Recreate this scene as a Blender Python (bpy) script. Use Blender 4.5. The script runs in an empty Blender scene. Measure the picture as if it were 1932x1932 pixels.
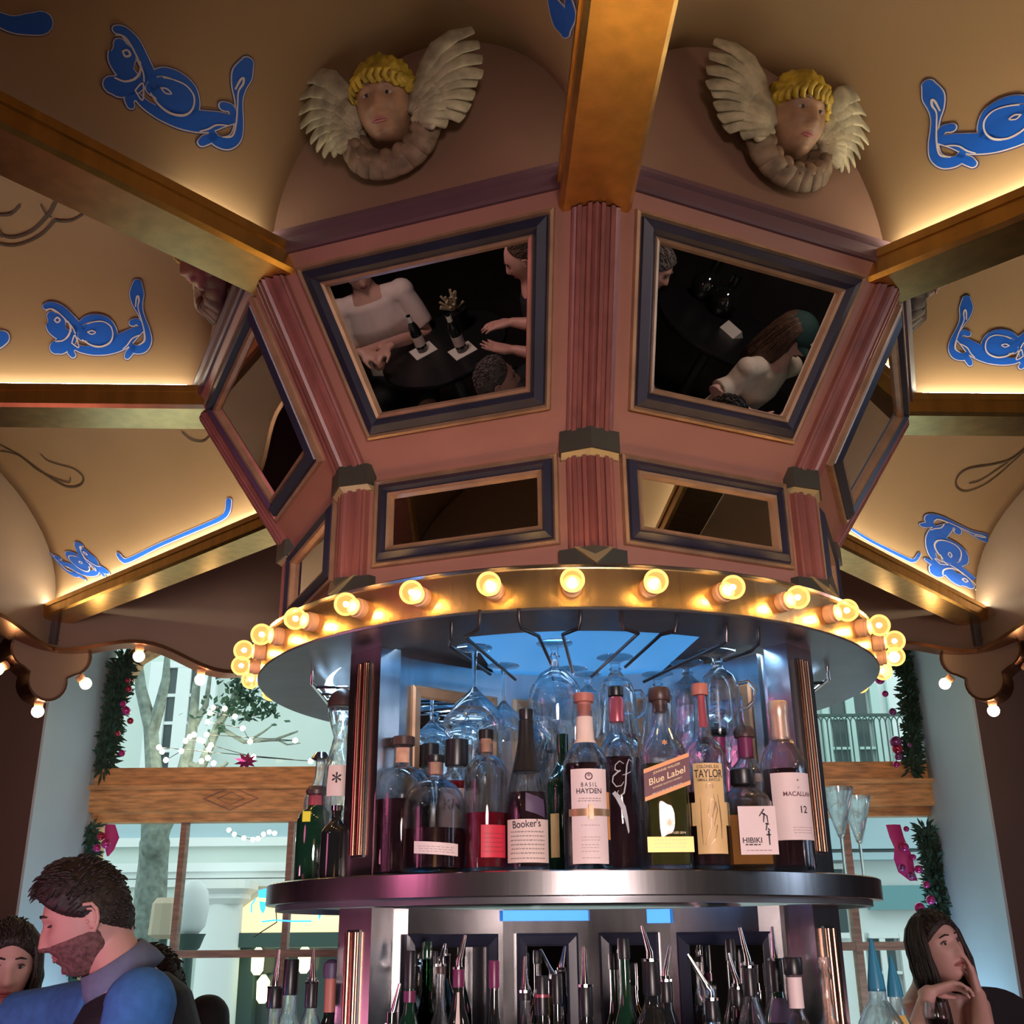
import bpy, bmesh, random
from math import *
from mathutils import Vector as V, Matrix as M, noise
from mathutils.bvhtree import BVHTree
C = bpy.context.scene.collection
random.seed(4)
# ---------------------------------------------------------------- camera
F, TH, RO, CZ = 2071., radians(21.1), radians(-.49), 1.62
AX, D, ROT = .12, 2.53, 2.33
O = V((0, 0, CZ))
_r, _u, _f = V((1, 0, 0)), V((0, -sin(TH), cos(TH))), V((0, cos(TH), sin(TH)))
CR, CU = cos(RO)*_r+sin(RO)*_u, -sin(RO)*_r+cos(RO)*_u
cd = bpy.data.cameras.new('camera'); cam = bpy.data.objects.new('camera', cd); C.objects.link(cam)
cd.sensor_width = 36; cd.lens = 36*F/1932; cd.clip_end = 200; cd.clip_start = .02
cam.matrix_world = M((( CR.x, CU.x, -_f.x, 0), (CR.y, CU.y, -_f.y, 0), (CR.z, CU.z, -_f.z, CZ), (0, 0, 0, 1)))
bpy.context.scene.camera = cam
def ray(x, y): return (CR*((x-966)/F)+CU*((966-y)/F)+_f).normalized()
def aty(x, y, Y): d = ray(x, y); return O+d*(Y/d.y)
def atz(x, y, z): d = ray(x, y); return O+d*((z-CZ)/d.z)
def pol(a, r, h):
    a = radians(a+ROT); return V((AX+r*sin(a), D-r*cos(a), CZ+h))
# ---------------------------------------------------------------- materials
def mat(name, col, rough=.5, metal=0, var=0, scale=8, bump=0, emit=0, ecol=None, trans=0, ior=1.45, stretch=None, alpha=1, spec=.5, coat=0):
    m = bpy.data.materials.new(name); m.use_nodes = True
    nt = m.node_tree; b = nt.nodes['Principled BSDF']; I = b.inputs
    c4 = (*col, 1)
    I['Base Color'].default_value = c4; I['Roughness'].default_value = rough; I['Metallic'].default_value = metal
    I['Specular IOR Level'].default_value = spec
    if coat: I['Coat Weight'].default_value = coat
    if trans: I['Transmission Weight'].default_value = trans; I['IOR'].default_value = ior
    if emit: I['Emission Color'].default_value = (*(ecol or col), 1); I['Emission Strength'].default_value = emit
    if var or bump:
        tc = nt.nodes.new('ShaderNodeTexCoord'); mp = nt.nodes.new('ShaderNodeMapping')
        nz = nt.nodes.new('ShaderNodeTexNoise'); nz.inputs['Scale'].default_value = scale; nz.inputs['Detail'].default_value = 5
        nt.links.new(tc.outputs['Object'], mp.inputs['Vector']); nt.links.new(mp.outputs[0], nz.inputs['Vector'])
        if stretch: mp.inputs['Scale'].default_value = stretch
        if var:
            r = nt.nodes.new('ShaderNodeValToRGB'); e = r.color_ramp.elements
            e[0].position = .3; e[1].position = .7
            e[0].color = (*[max(0, k*(1-var)) for k in col], 1); e[1].color = (*[min(1, k*(1+var)) for k in col], 1)
            nt.links.new(nz.outputs['Fac'], r.inputs[0]); nt.links.new(r.outputs[0], I['Base Color'])
        if bump:
            bp = nt.nodes.new('ShaderNodeBump'); bp.inputs['Strength'].default_value = bump; bp.inputs['Distance'].default_value = .01
            nt.links.new(nz.outputs['Fac'], bp.inputs['Height']); nt.links.new(bp.outputs[0], I['Normal'])
    return m
def clear(name, tint=(1, 1, 1), k=.12, glow=0, gcol=(1, .6, .2), rough=.02):
    """thin clear pane or globe: see-through with a glassy reflection growing at the rim"""
    m = bpy.data.materials.new(name); m.use_nodes = True; nt = m.node_tree; nt.nodes.clear()
    o = nt.nodes.new('ShaderNodeOutputMaterial'); t = nt.nodes.new('ShaderNodeBsdfTransparent'); t.inputs[0].default_value = (*tint, 1)
    g = nt.nodes.new('ShaderNodeBsdfGlossy'); g.inputs['Roughness'].default_value = rough
    lw = nt.nodes.new('ShaderNodeLayerWeight'); lw.inputs['Blend'].default_value = k
    mx = nt.nodes.new('ShaderNodeMixShader'); nt.links.new(lw.outputs['Fresnel'], mx.inputs[0]); nt.links.new(t.outputs[0], mx.inputs[1]); nt.links.new(g.outputs[0], mx.inputs[2])
    last = mx
    if glow:
        e = nt.nodes.new('ShaderNodeEmission'); e.inputs[0].default_value = (*gcol, 1); e.inputs[1].default_value = glow
        a = nt.nodes.new('ShaderNodeAddShader'); nt.links.new(mx.outputs[0], a.inputs[0]); nt.links.new(e.outputs[0], a.inputs[1]); last = a
    nt.links.new(last.outputs[0], o.inputs[0]); return m
def glassy(name, tint=(1, 1, 1), mixt=.35):
    m = bpy.data.materials.new(name); m.use_nodes = True; nt = m.node_tree; nt.nodes.clear()
    o = nt.nodes.new('ShaderNodeOutputMaterial'); t = nt.nodes.new('ShaderNodeBsdfTransparent'); t.inputs[0].default_value = (*tint, 1)
    g = nt.nodes.new('ShaderNodeBsdfGlass'); g.inputs['Color'].default_value = (*tint, 1); g.inputs['Roughness'].default_value = .01; g.inputs['IOR'].default_value = 1.45
    mx = nt.nodes.new('ShaderNodeMixShader'); mx.inputs[0].default_value = 1-mixt
    nt.links.new(t.outputs[0], mx.inputs[1]); nt.links.new(g.outputs[0], mx.inputs[2]); nt.links.new(mx.outputs[0], o.inputs[0]); return m
X = {}
X['vault'] = mat('vault_paint', (.31, .18, .085), .6, var=.05, scale=3, bump=.02)
X['vaultdark'] = mat('fascia_paint', (.30, .20, .13), .6, var=.08, scale=3)
X['rose'] = mat('rose_paint', (.33, .150, .105), .45, var=.10, scale=5, bump=.03)
X['maroon'] = mat('maroon_paint', (.235, .08, .065), .4, var=.22, scale=30, stretch=(1, 1, .15))
X['cornice'] = mat('cornice_paint', (.11, .055, .065), .45, var=.1, scale=6)
X['lunette'] = mat('lunette_paint', (.22, .115, .075), .6, var=.05, scale=4, bump=.02)
X['navy'] = mat('navy_frame', (.02, .022, .042), .35, var=.2, scale=10)
X['bead'] = mat('gilt_bead', (.42, .26, .15), .35, .5, var=.2, scale=20)
X['mirror'] = mat('mirror', (.86, .86, .86), .0, 1)
X['brass'] = mat('brushed_brass', (.78, .50, .16), .28, 1, var=.12, scale=30, stretch=(1, 1, .05), bump=.02)
X['brassm'] = mat('polished_brass', (.95, .66, .34), .27, 1, var=.15, scale=40, stretch=(1, 1, .04), bump=.12)
X['brassm'].node_tree.nodes['Principled BSDF'].inputs['Anisotropic'].default_value = .6
X['steel'] = mat('stainless_steel', (.55, .54, .54), .24, 1, var=.1, scale=40, stretch=(1, 1, .05), bump=.02)
X['steeld'] = mat('dark_steel', (.20, .20, .21), .35, .8, var=.12, scale=12)
X['copper'] = mat('copper_tube', (.48, .26, .17), .22, 1)
X['wire'] = mat('dark_wire', (.10, .09, .09), .3, .9)
X['clip'] = mat('olive_clip', (.06, .06, .045), .4, .2, var=.1)
X['cliptan'] = mat('tan_clip', (.42, .34, .18), .4, .3)
X['wood'] = mat('oak_wood', (.74, .36, .13), .45, var=.4, scale=9, stretch=(1, 1, 7), bump=.06)
X['wooddark'] = mat('dark_window_wood', (.36, .18, .11), .45, var=.35, scale=9, stretch=(1, 1, 7), bump=.05)
X['pillar'] = mat('pillar_paint', (.12, .07, .055), .6, var=.08, scale=2)
X['wallteal'] = mat('pale_wall', (.55, .68, .74), .7, var=.06, scale=2)
X['dark'] = mat('dark_wall', (.035, .032, .03), .7, var=.2, scale=3)
X['floor'] = mat('dark_floor', (.03, .025, .02), .4, var=.3, scale=4)
X['blue'] = mat('blue_paint', (.006, .09, .46), .5)
X['bluedk'] = mat('dark_outline', (.03, .04, .13), .5)
X['pale'] = mat('pale_line', (.62, .52, .50), .5)
X['brown'] = mat('brown_paint', (.06, .03, .012), .6)
X['porcelain'] = mat('tan_socket', (.72, .42, .24), .45)
X['black'] = mat('black_plastic', (.012, .012, .014), .35)
X['chrome'] = mat('chrome', (.75, .75, .77), .12, 1)
X['pane'] = clear('window_pane', (.93, .98, .97), .08)
X['globe'] = clear('bulb_glass', (1, .90, .66), .22, .55, (1, .55, .15))
X['fil'] = mat('glowing_filament', (1, .8, .4), emit=260, ecol=(1, .62, .26))
X['glass'] = glassy('clear_glass', (.97, .99, 1), .35)
X['stem'] = glassy('stemware_glass', (.96, .99, 1), .25)
X['green'] = glassy('green_glass', (.06, .22, .10), .3)
X['dkglass'] = mat('dark_glass', (.012, .014, .014), .06, spec=.8, coat=.6)
X['dkgreen'] = mat('dark_green_glass', (.008, .035, .018), .06, spec=.8, coat=.6)
X['skin'] = mat('skin', (.62, .34, .27), .5, var=.07, scale=14)
X['skin2'] = mat('fair_skin', (.72, .44, .37), .5, var=.06, scale=14)
X['hairdk'] = mat('dark_brown_hair', (.025, .017, .012), .55, var=.4, scale=60, bump=.5)
X['hairbr'] = mat('brown_hair', (.09, .05, .03), .5, var=.4, scale=60, bump=.5)
X['hairgr'] = mat('greying_hair', (.13, .11, .10), .6, var=.35, scale=80, bump=.5)
X['lip'] = mat('lips', (.46, .17, .16), .4)
X['eye'] = mat('eye', (.05, .035, .03), .2)
# ---------------------------------------------------------------- mesh builder
class MB:
    def __init__(s): s.b = bmesh.new()
    def grid(s, rows, closeu=False, closev=False, cap=False):
        vs = [[s.b.verts.new(p) for p in r] for r in rows]; n = len(vs); m = len(vs[0])
        for i in range(n if closev else n-1):
            for j in range(m if closeu else m-1):
                a, b_, c, d = vs[i][j], vs[i][(j+1) % m], vs[(i+1) % n][(j+1) % m], vs[(i+1) % n][j]
                try: s.b.faces.new([a, b_, c, d])
                except ValueError: pass
        if cap:
            for r in (vs[0][::-1], vs[-1]):
                try: s.b.faces.new(r)
                except ValueError: pass
        return s
    def box(s, c, sz, R=None):
        c = V(c); h = V(sz)/2; R = R or M.Identity(3)
        q = [c+R@V((x*h.x, y*h.y, z*h.z)) for z in (-1, 1) for y, x in ((-1, -1), (-1, 1), (1, 1), (1, -1))]
        return s.grid([q[:4], q[4:]], closeu=True, cap=True)
    def hexa(s, lo, hi): return s.grid([lo, hi], closeu=True, cap=True)
    def poly(s, pts):
        s.b.faces.new([s.b.verts.new(p) for p in pts]); return s
    def prism(s, pts, off):
        off = V(off); pts = [V(p) for p in pts]; return s.grid([pts, [p+off for p in pts]], closeu=True, cap=True)
    def lathe(s, prof, n=28, mtx=None, sq=2, cap=True, sx=1):
        rows = []
        for r, z in prof:
            row = []
            for i in range(n):
                a = 2*pi*(i+.5)/n; k = (abs(cos(a))**sq+abs(sin(a))**sq)**(-1/sq)
                p = V((r*k*cos(a)*sx, r*k*sin(a), z)); row.append(mtx@p if mtx else p)
            rows.append(row)
        return s.grid(rows, closeu=True, cap=cap)
    def tube(s, pts, rad, n=8, ref=None, cap=True, dome=False):
        pts = [V(p) for p in pts]
        if not isinstance(rad, (list, tuple)): rad = [rad]*len(pts)
        rad = [r if isinstance(r, (tuple, list)) else (r, r) for r in rad]
        T = [(pts[min(i+1, len(pts)-1)]-pts[max(i-1, 0)]).normalized() for i in range(len(pts))]
        if dome:
            a, b_ = pts[0], pts[-1]; r0, r1 = rad[0], rad[-1]
            pre = [(a-T[0]*min(r0)*sin(t)*.9, (r0[0]*cos(t), r0[1]*cos(t)), T[0]) for t in (1.45, 1.0, .5)]
            post = [(b_+T[-1]*min(r1)*sin(t)*.9, (r1[0]*cos(t), r1[1]*cos(t)), T[-1]) for t in (.5, 1.0, 1.45)]
            seq = pre+list(zip(pts, rad, T))+post
        else: seq = list(zip(pts, rad, T))
        rf = V(ref) if ref is not None else (V((0, 0, 1)) if abs(T[0].z) < .9 else V((1, 0, 0))); rows = []; last = None
        for p, r, t in seq:
            q = last if (last is not None and ref is None) else rf
            x = q-t*q.dot(t)
            if x.length < 1e-4: x = t.orthogonal()
            x.normalize(); y = t.cross(x); last = x
            rows.append([p+x*(r[0]*cos(2*pi*i/n))+y*(r[1]*sin(2*pi*i/n)) for i in range(n)])
        return s.grid(rows, closeu=True, cap=cap)
    def ball(s, c, r, n=16, m=10, R=None):
        c = V(c); r = V((r, r, r)) if not hasattr(r, '__len__') else V(r); R = R or M.Identity(3); rows = []
        for i in range(m+1):
            t = pi*(i/m*.998+.001)
            rows.append([c+R@V((r.x*sin(t)*cos(2*pi*j/n), r.y*sin(t)*sin(2*pi*j/n), -r.z*cos(t))) for j in range(n)])
        return s.grid(rows, closeu=True, cap=True)
    def build(s, name, m, parent=None, smooth=False, recalc=True, mpi=True):
        if recalc: bmesh.ops.recalc_face_normals(s.b, faces=s.b.faces)
        me = bpy.data.meshes.new(name); s.b.to_mesh(me); s.b.free()
        if smooth:
            me.polygons.foreach_set('use_smooth', [True]*len(me.polygons))
            if smooth != 'all':
                try: me.set_sharp_from_angle(angle=radians(40))
                except Exception: pass
        if m: me.materials.append(m)
        return link(bpy.data.objects.new(name, me), parent)
def link(o, parent=None):
    C.objects.link(o)
    if parent: o.parent = parent; o.matrix_parent_inverse = parent.matrix_basis.inverted()
    return o
def tag(o, label=None, cat=None, group=None, kind=None):
    if label: o['label'] = label
    if cat: o['category'] = cat
    if group: o['group'] = group
    if kind: o['kind'] = kind
    return o
def thing(name, label, cat, loc=(0, 0, 0), group=None):
    o = bpy.data.objects.new(name, None); o.empty_display_size = .05; o.location = loc; C.objects.link(o); return tag(o, label, cat, group)
def kids(o): return [c for c in C.objects if c.parent == o]
def dup(o, label=None, parent=None, ks=None):
    c = o.copy(); C.objects.link(c)
    if parent: c.parent = parent
    elif label: c['label'] = label
    for k in kids(o) if ks is None else ks: dup(k, None, c)
    return c
def struct(name, mb, m, **k): return tag(mb.build(name, m, **k), kind='structure')
def textmesh(s, size, ax='CENTER'):
    cu = bpy.data.curves.new('t', 'FONT'); cu.body = s; cu.size = size; cu.align_x = ax; cu.align_y = 'CENTER'; cu.offset = size*.012
    o = bpy.data.objects.new('t', cu); me = bpy.data.meshes.new_from_object(o)
    bpy.data.objects.remove(o); bpy.data.curves.remove(cu); return me
# ---------------------------------------------------------------- room shell
def slab(name, lo, hi, m):
    lo, hi = V(lo), V(hi); return struct(name, MB().box((lo+hi)/2, hi-lo), m)
slab('floor', (-6, -5, -.1), (6, 6.3, 0), X['floor'])
slab('ceiling_room', (-6, -5, 4.6), (6, 6.3, 4.7), X['dark']).name = 'ceiling'
slab('wall_left', (-6.1, -5, 0), (-6, 6.3, 4.6), X['dark'])
slab('wall_right', (6, -5, 0), (6.1, 6.3, 4.6), X['dark'])
slab('wall_rear', (-6, -5.1, 0), (6, -5, 4.6), X['dark'])
YW = 6.0
def hw(x, y): return aty(x, y, YW)
wx0, wx1 = -2.22, 2.27          # glass opening
zb, zt0, zt1, zt2 = .75, hw(400, 1552).z, hw(400, 1452).z, 3.32
# window wall pieces around the opening
fw = MB()
for lo, hi in (((-6, YW, 0), (wx0-.1, YW+.2, 4.6)), ((wx1+.1, YW, 0), (6, YW+.2, 4.6)), ((wx0-.1, YW, 0), (wx1+.1, YW+.2, zb-.1)), ((wx0-.1, YW, zt2+.1), (wx1+.1, YW+.2, 4.6))):
    lo, hi = V(lo), V(hi); fw.box((lo+hi)/2, hi-lo)
struct('wall_front', fw, X['wallteal'])
pilL = aty(62, 1500, 5.2).x; pilR = aty(1868, 1500, 5.2).x
slab('trim_1', (-6, 5.2, 0), (pilL, 5.9, 4.6), X['pillar'])
slab('trim_2', (pilR, 5.2, 0), (6, 5.9, 4.6), X['pillar'])
slab('trim_3', (pilL, 5.201, 0), (pilL+.012, 5.999, 4.6), X['wallteal'])
slab('trim_4', (pilR-.012, 5.201, 0), (pilR, 5.999, 4.6), X['wallteal'])
# the window: arched oak frame, transom band with carved diamond, mullions, panes
win = thing('window_1', None, None, (0, YW, zb)); tag(win, kind='structure')
win['label'] = 'wide arched oak window behind the bar, with a carved band across it'
def archx(z): # half inset of the upper frame as it curves in
    t = max(0, (z-zt1)/(zt2-zt1)); return .05*t+.8*t**7
for nm, sgn, xe in (('window_frame', -1, wx0), ('window_frame', 1, wx1)):
    rows = []
    for i in range(22):
        z = zb-.05+(zt2+.05-zb)*i/21; x = xe-sgn*archx(z)
        y0, y1 = YW-.06, YW+.1
        rows.append([V((x-sgn*.03, y0, z)), V((x+sgn*.07, y0, z)), V((x+sgn*.07, y1, z)), V((x-sgn*.03, y1, z))])
    MB().grid(rows, closeu=True, cap=True).build(nm, X['wooddark' if sgn > 0 else 'wood'], win)  # frame sides differ in tone: warm light on the left is put into colour
def bar(nm, lo, hi, m, par=win):
    lo, hi = V(lo), V(hi); return MB().box((lo+hi)/2, hi-lo).build(nm, m, par)
bar('window_head', (wx0, YW-.05, zt2-.05), (wx1, YW+.1, zt2+.05), X['wood'])
bar('window_sill', (wx0-.1, YW-.1, zb-.06), (wx1+.1, YW+.1, zb), X['wood'])
zc0, zc1, zc2 = hw(400, 1536).z, hw(400, 1496).z, hw(400, 1486).z
tb = MB()
tb.box(((wx0+wx1)/2, YW-.05, (zc0+zc1)/2), (wx1-wx0+.28, .16, zc1-zc0))
tb.box(((wx0+wx1)/2, YW-.03, (zc1+zt1)/2), (wx1-wx0+.16, .12, zt1-zc1))
tb.box(((wx0+wx1)/2, YW-.07, zc1+.012), (wx1-wx0+.30, .20, .022))
tb.box(((wx0+wx1)/2, YW-.0, (zt0+zc0)/2), (wx1-wx0+.16, .10, zc0-zt0))
band = tb.build('transom_band', X['wood'], win)
dm = hw(447, 1512); dm.y = YW-.132
for w_, h_ in ((.15, .062), (.075, .034)):
    MB().grid([[dm+V((w_*k*c, -.004*e, h_*k*s_)) for c, s_ in ((1, 0), (0, 1), (-1, 0), (0, -1))] for k, e in ((1, 0), (1, 1), (.88, 1), (.88, 0))], closeu=True).build('carved_diamond', X['wooddark'], band)
def mull(x, z0, z1, w=.03, m='wooddark'): bar('mullion', (x-w/2, YW-.02, z0), (x+w/2, YW+.05, z1), X[m])
mzl = hw(400, 1800).z
for px in (345, 548): mull(hw(px, 1600).x, zb, zt0)
for px in (1610,): mull(hw(px, 1700).x, zb, zt0, .035)
bar('mullion', (wx0, YW-.018, mzl-.018), (hw(660, 1800).x+.2, YW+.05, mzl+.018), X['wooddark'])
bar('mullion', (hw(1500, 1785).x, YW-.018, hw(1650, 1785).z-.02), (wx1, YW+.05, hw(1650, 1785).z+.02), X['wooddark'])
MB().box(((wx0+wx1)/2, YW+.03, (zb+zt2)/2), (wx1-wx0, .006, zt2-zb)).build('pane', X['pane'], win)
# ---------------------------------------------------------------- canopy
R0, R1 = .90, 2.74; HB = 1.22; ZV = CZ+1.29; S22 = sin(radians(22.5)); C22 = cos(radians(22.5))
def bayframe(k):
    a = radians(-22.5-45*k+ROT) # bay centres
    out = V((sin(a), -cos(a), 0)); tang = V((cos(a), sin(a), 0)); return out, tang
def bayc(c):
    a = radians(c+ROT); return V((sin(a), -cos(a), 0)), V((cos(a), sin(a), 0))
bays = {}
allv, allf = [], []
for c in (-22.5, -67.5, -112.5, -157.5, 22.5, 67.5, 112.5, 157.5):
    out, tang = bayc(c); rows = []
    for i in range(25):
        t = i/24; R = .875+(R1-.875)*t; W = R*S22-.018; Hh = .395+.16*t
        rows.append([V((AX, D, ZV))+out*(R*C22)+tang*(-W*cos(pi*j/32))+V((0, 0, Hh*sin(pi*j/32)**.95)) for j in range(33)])
    mb = MB().grid(rows)
    for v in mb.b.verts: allv.append(v.co.copy())
    mb.b.faces.ensure_lookup_table(); mb.b.verts.index_update()
    base = len(allv)-len(mb.b.verts)
    for f in mb.b.faces: allf.append([base+v.index for v in f.verts])
    # thickness so it is a shell
    ext = bmesh.ops.solidify(mb.b, geom=mb.b.faces[:], thickness=-.02) if False else None
    o = struct('ceiling', mb, X['vault'], smooth='all'); bays[c] = o
    sm = o.modifiers.new('shell', 'SOLIDIFY'); sm.thickness = .02; sm.offset = 1
    # outer fascia wall closing the vault, scalloped copper-edged foot
    a0 = R1*C22; Wf = R1*S22
    nseg = 48; top, bot = [], []
    for j in range(nseg+1):
        s = -1+2*j/nseg; x = s*Wf
        z1 = .56*max(0, 1-min(1, abs(x)/(Wf-.018))**2)**.5+.03
        z0 = -.15+.05*cos(s*pi*3)*(1-.3*abs(s))-.03*(1-abs(s))
        b0 = V((AX, D, ZV))+out*(a0-.01)+tang*x
        top.append(b0+V((0, 0, z1))); bot.append(b0+V((0, 0, z0)))
    th = out*.05
    fas = MB().grid([bot, top, [p+th for p in top], [p+th for p in bot]])
    fo = tag(fas.build('trim', X['vaultdark'], smooth=True), kind='structure')
    MB().grid([[p-out*.03+V((0, 0, .004)) for p in bot], [p-out*.03-V((0, 0, .012)) for p in bot], [p+out*.08-V((0, 0, .012)) for p in bot], [p+out*.08+V((0, 0, .004)) for p in bot]], closev=True).build('copper_edge', X['copper'], fo, smooth=True)
    bays[c, 'bot'] = bot; bays[c, 'out'] = out
ti = 5
for o in [o for o in C.objects if o.name.split('.')[0] == 'trim']:
    o.name = 'trim_%d' % ti; ti += 1
BVH = BVHTree.FromPolygons(allv, allf)
def onvault(x, y, off=.003):
    d = ray(x, y); p, n, i, t = BVH.ray_cast(O, d)
    if p is None: return None
    if n.dot(d) > 0: n = -n
    return p+n*off
def strokes(name, lists, m, off, tf=lambda x, y: (x, y), parent=None, wk=1., grow=0.):
    mb = MB()
    for st in lists:
        # catmull-rom resample
        P = [V((p[0], p[1], p[2])) for p in st]; Q = []
        for i in range(len(P)-1):
            a, b_, c, d = P[max(i-1, 0)], P[i], P[i+1], P[min(i+2, len(P)-1)]
            for k in range(6):
                t = k/6; Q.append(.5*((2*b_)+(c-a)*t+(2*a-5*b_+4*c-d)*t*t+(3*b_-a-3*c+d)*t**3))
        Q.append(P[-1]); 
        h0, h1 = (Q[0].z+grow)/2, (Q[-1].z+grow)/2
        pre, post = [], []
        d0 = V((Q[1]-Q[0]).xy).normalized(); d1 = V((Q[-1]-Q[-2]).xy).normalized()
        for a in (1.4, 1.0, .5):
            pre.append((Q[0].xy-d0*h0*sin(a), h0*cos(a), d0)); 
        for a in (.5, 1.0, 1.4): post.append((Q[-1].xy+d1*h1*sin(a), h1*cos(a), d1))
        seq = pre+[(Q[i].xy, (Q[i].z+grow)/2, (Q[min(i+1, len(Q)-1)].xy-Q[max(i-1, 0)].xy).normalized()) for i in range(len(Q))]+post
        rows = []
        for p, h, t in seq:
            n = V((-t.y, t.x)); row = []
            for u in (-1, -.5, 0, .5, 1):
                q = tf(*(p+n*(h*u))); w = onvault(*q, off)
                row.append(w)
            if None in row: 
                if len(rows) > 1: mb.grid(rows)
                rows = []; continue
            rows.append(row)
        if len(rows) > 1: mb.grid(rows)
    if not len(mb.b.faces): mb.b.free(); return None
    return mb.build(name, m, parent, recalc=False)
BODY = [
 [(779, 105, 46), (776, 160, 76), (780, 215, 56), (795, 265, 30), (812, 310, 24), (832, 370, 30), (838, 430, 40), (812, 472, 48), (765, 480, 40), (742, 452, 22)],
 [(752, 328, 34), (780, 322, 30), (800, 345, 22)],
 [(800, 365, 34), (760, 388, 60), (700, 430, 88), (620, 465, 80), (540, 485, 50), (470, 480, 36), (425, 465, 30), (402, 488, 34), (415, 512, 28)],
 [(760, 468, 26), (735, 498, 36), (722, 520, 28)],
 [(475, 400, 60), (500, 392, 120), (550, 398, 170), (600, 405, 130), (625, 410, 70)],
 [(452, 342, 20), (490, 310, 34), (550, 300, 36), (610, 320, 34), (645, 370, 30), (655, 420, 26)],
 [(262, 235, 30), (290, 228, 36), (340, 250, 46), (390, 295, 46), (440, 345, 42), (480, 390, 40)],
 [(295, 290, 50), (315, 318, 100), (322, 350, 104), (350, 385, 80), (385, 395, 50)],
 [(322, 468, 72), (350, 458, 88), (400, 430, 60), (425, 390, 34), (420, 350, 24)]]
LINES = [
 [(470, 425, 5), (515, 455, 8), (570, 466, 9), (622, 445, 9), (642, 400, 6), (630, 350, 6), (590, 322, 5), (540, 322, 5), (495, 335, 6)],
 [(500, 382, 5), (522, 374, 6), (545, 384, 5), (522, 394, 5), (500, 382, 5)],
 [(312, 312, 7), (328, 298, 8), (344, 312, 8), (328, 327, 8), (312, 312, 7)],
 [(770, 235, 6), (775, 190, 8), (784, 175, 8), (790, 200, 8), (784, 240, 5), (800, 300, 5), (818, 370, 6), (822, 430, 6), (790, 455, 6)],
 [(390, 320, 5), (402, 360, 7), (392, 400, 9), (360, 430, 7), (320, 435, 6)],
 [(410, 445, 5), (428, 400, 6), (450, 470, 5), (410, 445, 5)],
 [(790, 400, 5), (750, 420, 6), (725, 455, 6), (700, 478, 5)],
 [(265, 260, 5), (300, 250, 6), (350, 285, 6), (410, 350, 5), (430, 390, 5)]]
def affine(src, dst):
    A = M([[p[0], p[1], 1] for p in src]).inverted()
    cx = A@V([d[0] for d in dst]); cy = A@V([d[1] for d in dst])
    return lambda x, y: (cx[0]*x+cx[1]*y+cx[2], cy[0]*x+cy[1]*y+cy[2])
K3 = [(779, 130), (520, 385), (722, 525)]
def motif(bay, src, dst):
    tf = affine(src, dst); p = bays[bay]
    a = strokes('painted_scroll', BODY, X['bluedk'], .0018, tf, p, grow=20)
    strokes('pale_outline', BODY, X['pale'], .0028, tf, a, grow=12)
    strokes('blue_fill', BODY, X['blue'], .0038, tf, a, grow=2)
    strokes('inner_lines', LINES, X['pale'], .005, tf, a, grow=1)
motif(-67.5, [(0, 0), (900, 0), (0, 900)], [(0, 500), (300, 500), (0, 800)])
motif(-22.5, K3, [(462, 128), (310, 172), (378, 272)])
motif(-112.5, [(779, 130), (520, 385), (335, 465)], [(66, 1012), (155, 1061), (196, 1075)])
motif(22.5, K3, [(1756, 170), (1918, 222), (1837, 312)])
motif(67.5, K3, [(1822, 572), (1896, 653), (1829, 688)])
motif(112.5, [(779, 130), (520, 385), (335, 465)], [(1873, 1018), (1790, 1047), (1766, 1078)])
def simple(bay, sts, k=1.):
    a = strokes('painted_scroll', sts, X['bluedk'], .0018, parent=bays[bay], grow=7*k)
    strokes('pale_outline', sts, X['pale'], .0028, parent=a, grow=4.5*k)
    strokes('blue_fill', sts, X['blue'], .0038, parent=a)
simple(-22.5, [[(-60, 18, 16), (-20, 30, 22), (20, 46, 30), (55, 46, 40), (76, 44, 44)], [(1046, 2, 18), (1056, 22, 30), (1066, 44, 34), (1070, 62, 16)], [(1076, 4, 14), (1080, 30, 18), (1078, 50, 8)]])
simple(-67.5, [[(-40, 650, 24), (-10, 646, 28), (5, 638, 26)]])
simple(-112.5, [[(224, 1046, 6), (232, 1056, 7), (245, 1057, 8), (300, 1030, 7), (360, 1004, 7), (415, 980, 8), (430, 966, 9), (433, 945, 10)]], .6)
simple(112.5, [[(1606, 999, 4), (1640, 1020, 5), (1700, 1050, 6), (1722, 1058, 6), (1733, 1046, 6)]], .5)
X2 = X['brown']
strokes('faded_scroll', [[(-10, 405, 4), (20, 404, 5), (38, 388, 5)], [(0, 442, 4), (25, 448, 5), (60, 436, 6), (92, 405, 7), (108, 375, 8), (118, 355, 6)], [(-10, 458, 4), (30, 463, 4), (75, 445, 5), (105, 415, 6)], [(105, 416, 5), (135, 416, 4), (165, 398, 4)], [(78, 385, 4), (86, 400, 4), (97, 408, 4)], [(0, 432, 4), (4, 446, 4)]], X2, .003, parent=bays[-67.5])
strokes('faded_scroll', [[(0, 838, 2), (40, 860, 2), (80, 890, 3), (125, 917, 3), (152, 915, 3), (158, 900, 3), (140, 884, 2), (112, 876, 2), (90, 868, 2), (78, 856, 2)], [(0, 850, 2), (35, 858, 2), (70, 885, 2), (100, 900, 2), (130, 910, 2), (134, 900, 2)]], X2, .003, parent=bays[-112.5])
strokes('faded_scroll', [[(1932, 845, 3), (1905, 866, 3), (1870, 876, 3), (1825, 884, 3), (1805, 900, 3), (1804, 918, 3), (1825, 926, 2), (1870, 905, 2), (1932, 850, 2)], [(1828, 911, 2), (1850, 905, 2), (1900, 872, 2)]], X2, .003, parent=bays[112.5])
strokes('faded_scroll', [[(345, 815, 3), (362, 829, 3), (385, 832, 3), (398, 820, 3)]], X2, .003, parent=bays[-112.5])
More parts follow.
